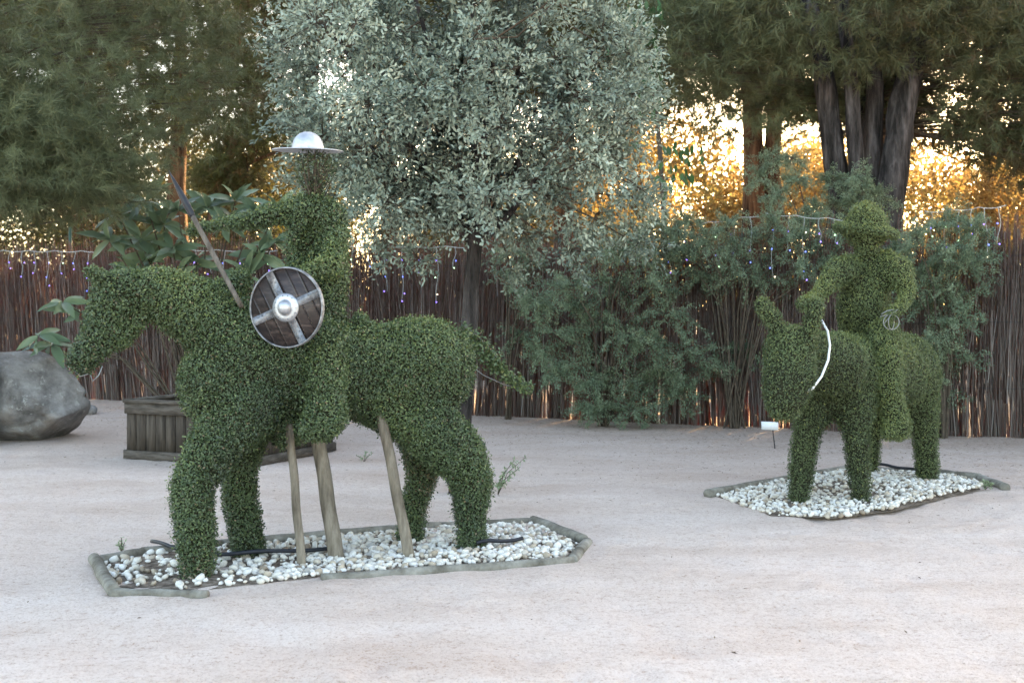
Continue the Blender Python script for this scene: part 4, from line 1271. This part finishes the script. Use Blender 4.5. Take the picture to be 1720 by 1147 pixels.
weed('spindly weed growing on the sand behind the hind horse leg', G(836, 832), [(.13, .28, 0), (.18, .22, .05), (.06, .2, -.03), (.22, .3, .02), (.1, .14, 0), (.02, .12, 0)], .045)
weed('tiny sprig poking up beside the left end of the long stone bed', G(204, 930), [(.0, .10, 0), (.02, .07, 0), (-.02, .06, 0)], .025)
weed('small green sprout at the right tip of the pale stone bed', G(1655, 822), [(.04, .06, 0), (-.04, .05, 0), (.0, .07, 0), (.07, .04, 0)], .04)
weed('yellowish sprout at the foot of the donkey foreleg', G(1440, 845), [(.03, .12, -.08), (-.04, .1, -.08), (.05, .07, -.1), (0, .09, -.1)], .035)
weed('faint dry weed on the sand left of the leaning pole', G(612, 775), [(.08, .08, 0), (-.08, .06, 0), (.02, .1, 0)], .03)

# big leaved shrub (each large leaf a part)
lb = G(330, 735)
lq = empty('big_leaved_shrub', lb, 'shrub with long broad leathery leaves behind the horse neck', 'shrub')


def big_leaf(seed):
    r_ = np.random.default_rng(seed); V, T = [], []
    n = 7
    for i in range(n):
        t = i / (n - 1); w = .155 * math.sin(math.pi * min(1, t * .93 + .05)) ** .8 * (1.1 - .35 * t)
        if i == n - 1: w = .004
        z = .10 * t - .22 * t * t
        V += [(-w, t, z + .35 * w + .012 * math.sin(i * 2 + seed)), (0, t, z), (w, t, z + .35 * w - .012 * math.sin(i * 2.4 + seed))]
    for i in range(n - 1):
        for j in range(2):
            p = i * 3 + j; T += [(p, p + 1, p + 4), (p, p + 4, p + 3)]
    return raw_mesh('leaf', V, T, np.full(len(T), r_.uniform(0, 1)), True, (M['loquat_leaf'],))


BL = [big_leaf(k) for k in range(6)]
WH = [(200, 345, 0), (245, 320, .1), (185, 385, -.2), (235, 385, .1), (300, 335, .2), (290, 400, 0), (350, 330, .3), (395, 320, .3), (430, 335, .2), (465, 335, .3), (380, 360, .3), (440, 410, .3), (330, 420, .2), (235, 435, .1), (415, 445, .2), (275, 360, .2), (460, 390, .35), (300, 440, .1), (105, 490, -.3), (65, 545, -.4), (135, 505, -.2), (88, 560, -.3), (250, 410, .2)]
mbs = MB()
nl = 0
for i, (px, py, off) in enumerate(WH):
    c = pt(px, py + 18, lb[1] + off)
    mid = (lb + c) / 2 + np.array([0, 0, .35])
    mbs.put(*tubes3(lb[None] + rng.normal(0, .05, (1, 3)) * (1, 1, 0), c[None], np.array([.02]), np.array([.007]), mid[None]))
    low = px < 150
    for j in range(13 if not low else 7):
        az = j * 2.4 + i; el = rng.uniform(-.7, .9) if not low else rng.uniform(-.7, .4)
        d = Vector((math.cos(az) * math.cos(el), math.sin(az) * math.cos(el), math.sin(el)))
        yv = d; nv = Vector((rng.normal(0, .5), -.9 + rng.normal(0, .4), .75 + rng.normal(0, .4))); xv = yv.cross(nv).normalized(); nv = xv.cross(yv)
        q_ = Matrix((xv, yv, nv)).transposed()
        s = rng.uniform(.26, .38)
        o = bpy.data.objects.new('leaf', BL[int(rng.integers(6))]); link(o, lq)
        o.matrix_local = Matrix.Translation(Vector(c - lb) + d * .015) @ q_.to_4x4() @ Matrix.Diagonal((s, s, s, 1))
mbs.build('stems', M['twig'], lq)

# drooping broadleaf sprays at the right of the oak
dl = empty('drooping_tree', fpt(fs(1110), 0, .6), 'slender tree with drooping pointed green leaves right of the oak', 'tree')
bp = np.array(dl.location)
limb([bp, pt(1115, 350, bp[1]), pt(1105, 200, bp[1]), pt(1085, 60, bp[1]), pt(1070, -80, bp[1])], [.04, .035, .03, .02, .01], M['twig'], dl, 'trunk', 8)
P_, D_ = [], []
for (a, b, n) in ((1075, 60, 26), (1085, 110, 30), (1070, 150, 22), (1090, 170, 18), (1062, 20, 24), (1055, 200, 10), (1140, 262, 10), (1132, 288, 14), (1160, 245, 5), (1060, 235, 7), (1050, 90, 16), (1095, 30, 18)):
    c = pt(a, b, bp[1] - .25); P_.append(c + rng.normal(0, 1, (n, 3)) * np.array([.11, .1, .13])); D_.append(rng.normal(0, .3, (n, 3)) + np.array([0, -.05, -1]))
P_, D_ = np.concatenate(P_), np.concatenate(D_); n = len(P_)
V, T, k = leaves(P_, D_, rng.normal(0, .5, (n, 3)) + np.array([0, -1, .1]), .15 * rng.uniform(.7, 1.2, n), .06, .15, True)
tag(add('crown', V, T, M['drop_leaf'], dl, np.repeat(rng.uniform(0, 1, n), k)), kind='stuff')
A = np.array([pt(1105, 200, bp[1]), pt(1108, 260, bp[1]), pt(1100, 130, bp[1])]); B = np.array([pt(1160, 235, bp[1] - .25), pt(1135, 275, bp[1] - .25), pt(1060, 130, bp[1] - .25)])
V, T = tubes3(A, B, .006, .003); add('twigs', V, T, M['twig'], dl)

# ------------------------------------------------------------------ icicle light strings
def led(name, col):
    m, nt, N, L, P, O = nodes(name)
    P.inputs['Base Color'].default_value = (*[min(1, c) for c in col], 1); P.inputs['Emission Color'].default_value = (*col, 1); P.inputs['Emission Strength'].default_value = .9
    return m


LED = [led('led_violet', (.22, .16, 1.0)), led('led_blue', (.10, .18, 1.0)), led('led_green', (.45, 1.0, .6)), led('led_warm', (1.0, .85, .7))]
BULB = [raw_mesh('bulb', ICO1[0] * .0085, ICO1[1], smooth=True, mats=(m,)) for m in LED]


def string(label, p0, p1, z0, z1, n, zoff=.2):
    s0, s1 = fs(p0), fs(p1)
    base = fpt((s0 + s1) / 2, (z0 + z1) / 2, -zoff)
    e = empty('light_string', base, label, 'string lights', 'icicle light strings along the fence')
    ss = np.linspace(s0, s1, n * 6 + 1)
    P = np.array([fpt(s, z0 + (z1 - z0) * k / (n * 6) - .022 * abs(math.sin(k * math.pi / 12)), -zoff) for k, s in enumerate(ss)])
    V, T = tube(P, .004, 5); add('cord', V, T, M['cord'], e)
    for i in range(n):
        c = P[i * 6 + 3]; ln_ = (.28, .62, .42, .75, .35, .55)[int(rng.integers(6))]
        k = np.linspace(0, 1, 9)[:, None]
        Q = c + np.array([0, 0, -1]) * k * ln_ + np.column_stack([.015 * np.sin(k[:, 0] * 7 + i) + .02 * k[:, 0] ** 3 * rng.normal(), -.02 * k[:, 0], np.zeros(9)])
        V, T = tube(Q, .0028, 5); sd_ = add('strand', V, T, M['cord'], e)
        for j in range(int(ln_ / .22) + 1):
            t = min(1, (j + .8) * .23 / ln_); b = c + np.array([rng.normal(0, .018), -.03, -t * ln_])
            o = bpy.data.objects.new('bulb', BULB[int(rng.choice(4, p=[.46, .28, .18, .08]))]); link(o, sd_); o.location = tuple(b - base)


string('string of icicle lights on the fence left of the big leaved shrub', -20, 175, 2.42, 2.36, 9)
string('string of icicle lights on the fence behind the horse rider', 330, 480, 2.35, 2.3, 6)
string('string of icicle lights on the fence under the oak crown', 590, 790, 2.35, 2.3, 7)
string('string of icicle lights on the fence between oak and donkey', 1090, 1280, 2.44, 2.60, 7)
string('string of icicle lights on the fence above the donkey ears', 1290, 1420, 2.62, 2.52, 5)
string('string of icicle lights at the right end of the fence', 1555, 1690, 2.58, 2.62, 6)

# ------------------------------------------------------------------ litter on the sand
n = 15000
px_ = rng.uniform(-7.5, 7.5, n); py_ = rng.uniform(3.6, 17, n)
near = rng.uniform(size=n) < .03 + .97 * np.clip((py_ + .433 * px_ - 8) / 6, 0, 1) ** 1.3
near &= (py_ + .433 * px_) < 15.2
x, y = px_[near], py_[near]; n = len(x)
P = np.column_stack([x, y, gz(x, y) + .006])
D = np.column_stack([rng.normal(size=n), rng.normal(size=n), rng.normal(0, .15, n)])
V, T, k = leaves(P, D, np.column_stack([rng.normal(0, .3, n), rng.normal(0, .3, n), np.ones(n)]), rng.uniform(.012, .04, n), rng.uniform(.004, .012, n), .12)
M['litter'] = leaf_mat('litter', [(0, (.06, .04, .03)), (.5, (.14, .09, .06)), (1, (.26, .19, .13))], .1, rough=.9)
lit = add('leaf_litter', V, T, M['litter'], None, np.repeat(rng.uniform(0, 1, n), k))
tag(lit, 'dry brown leaves and needles scattered over the pale sand', 'leaf litter', kind='stuff')
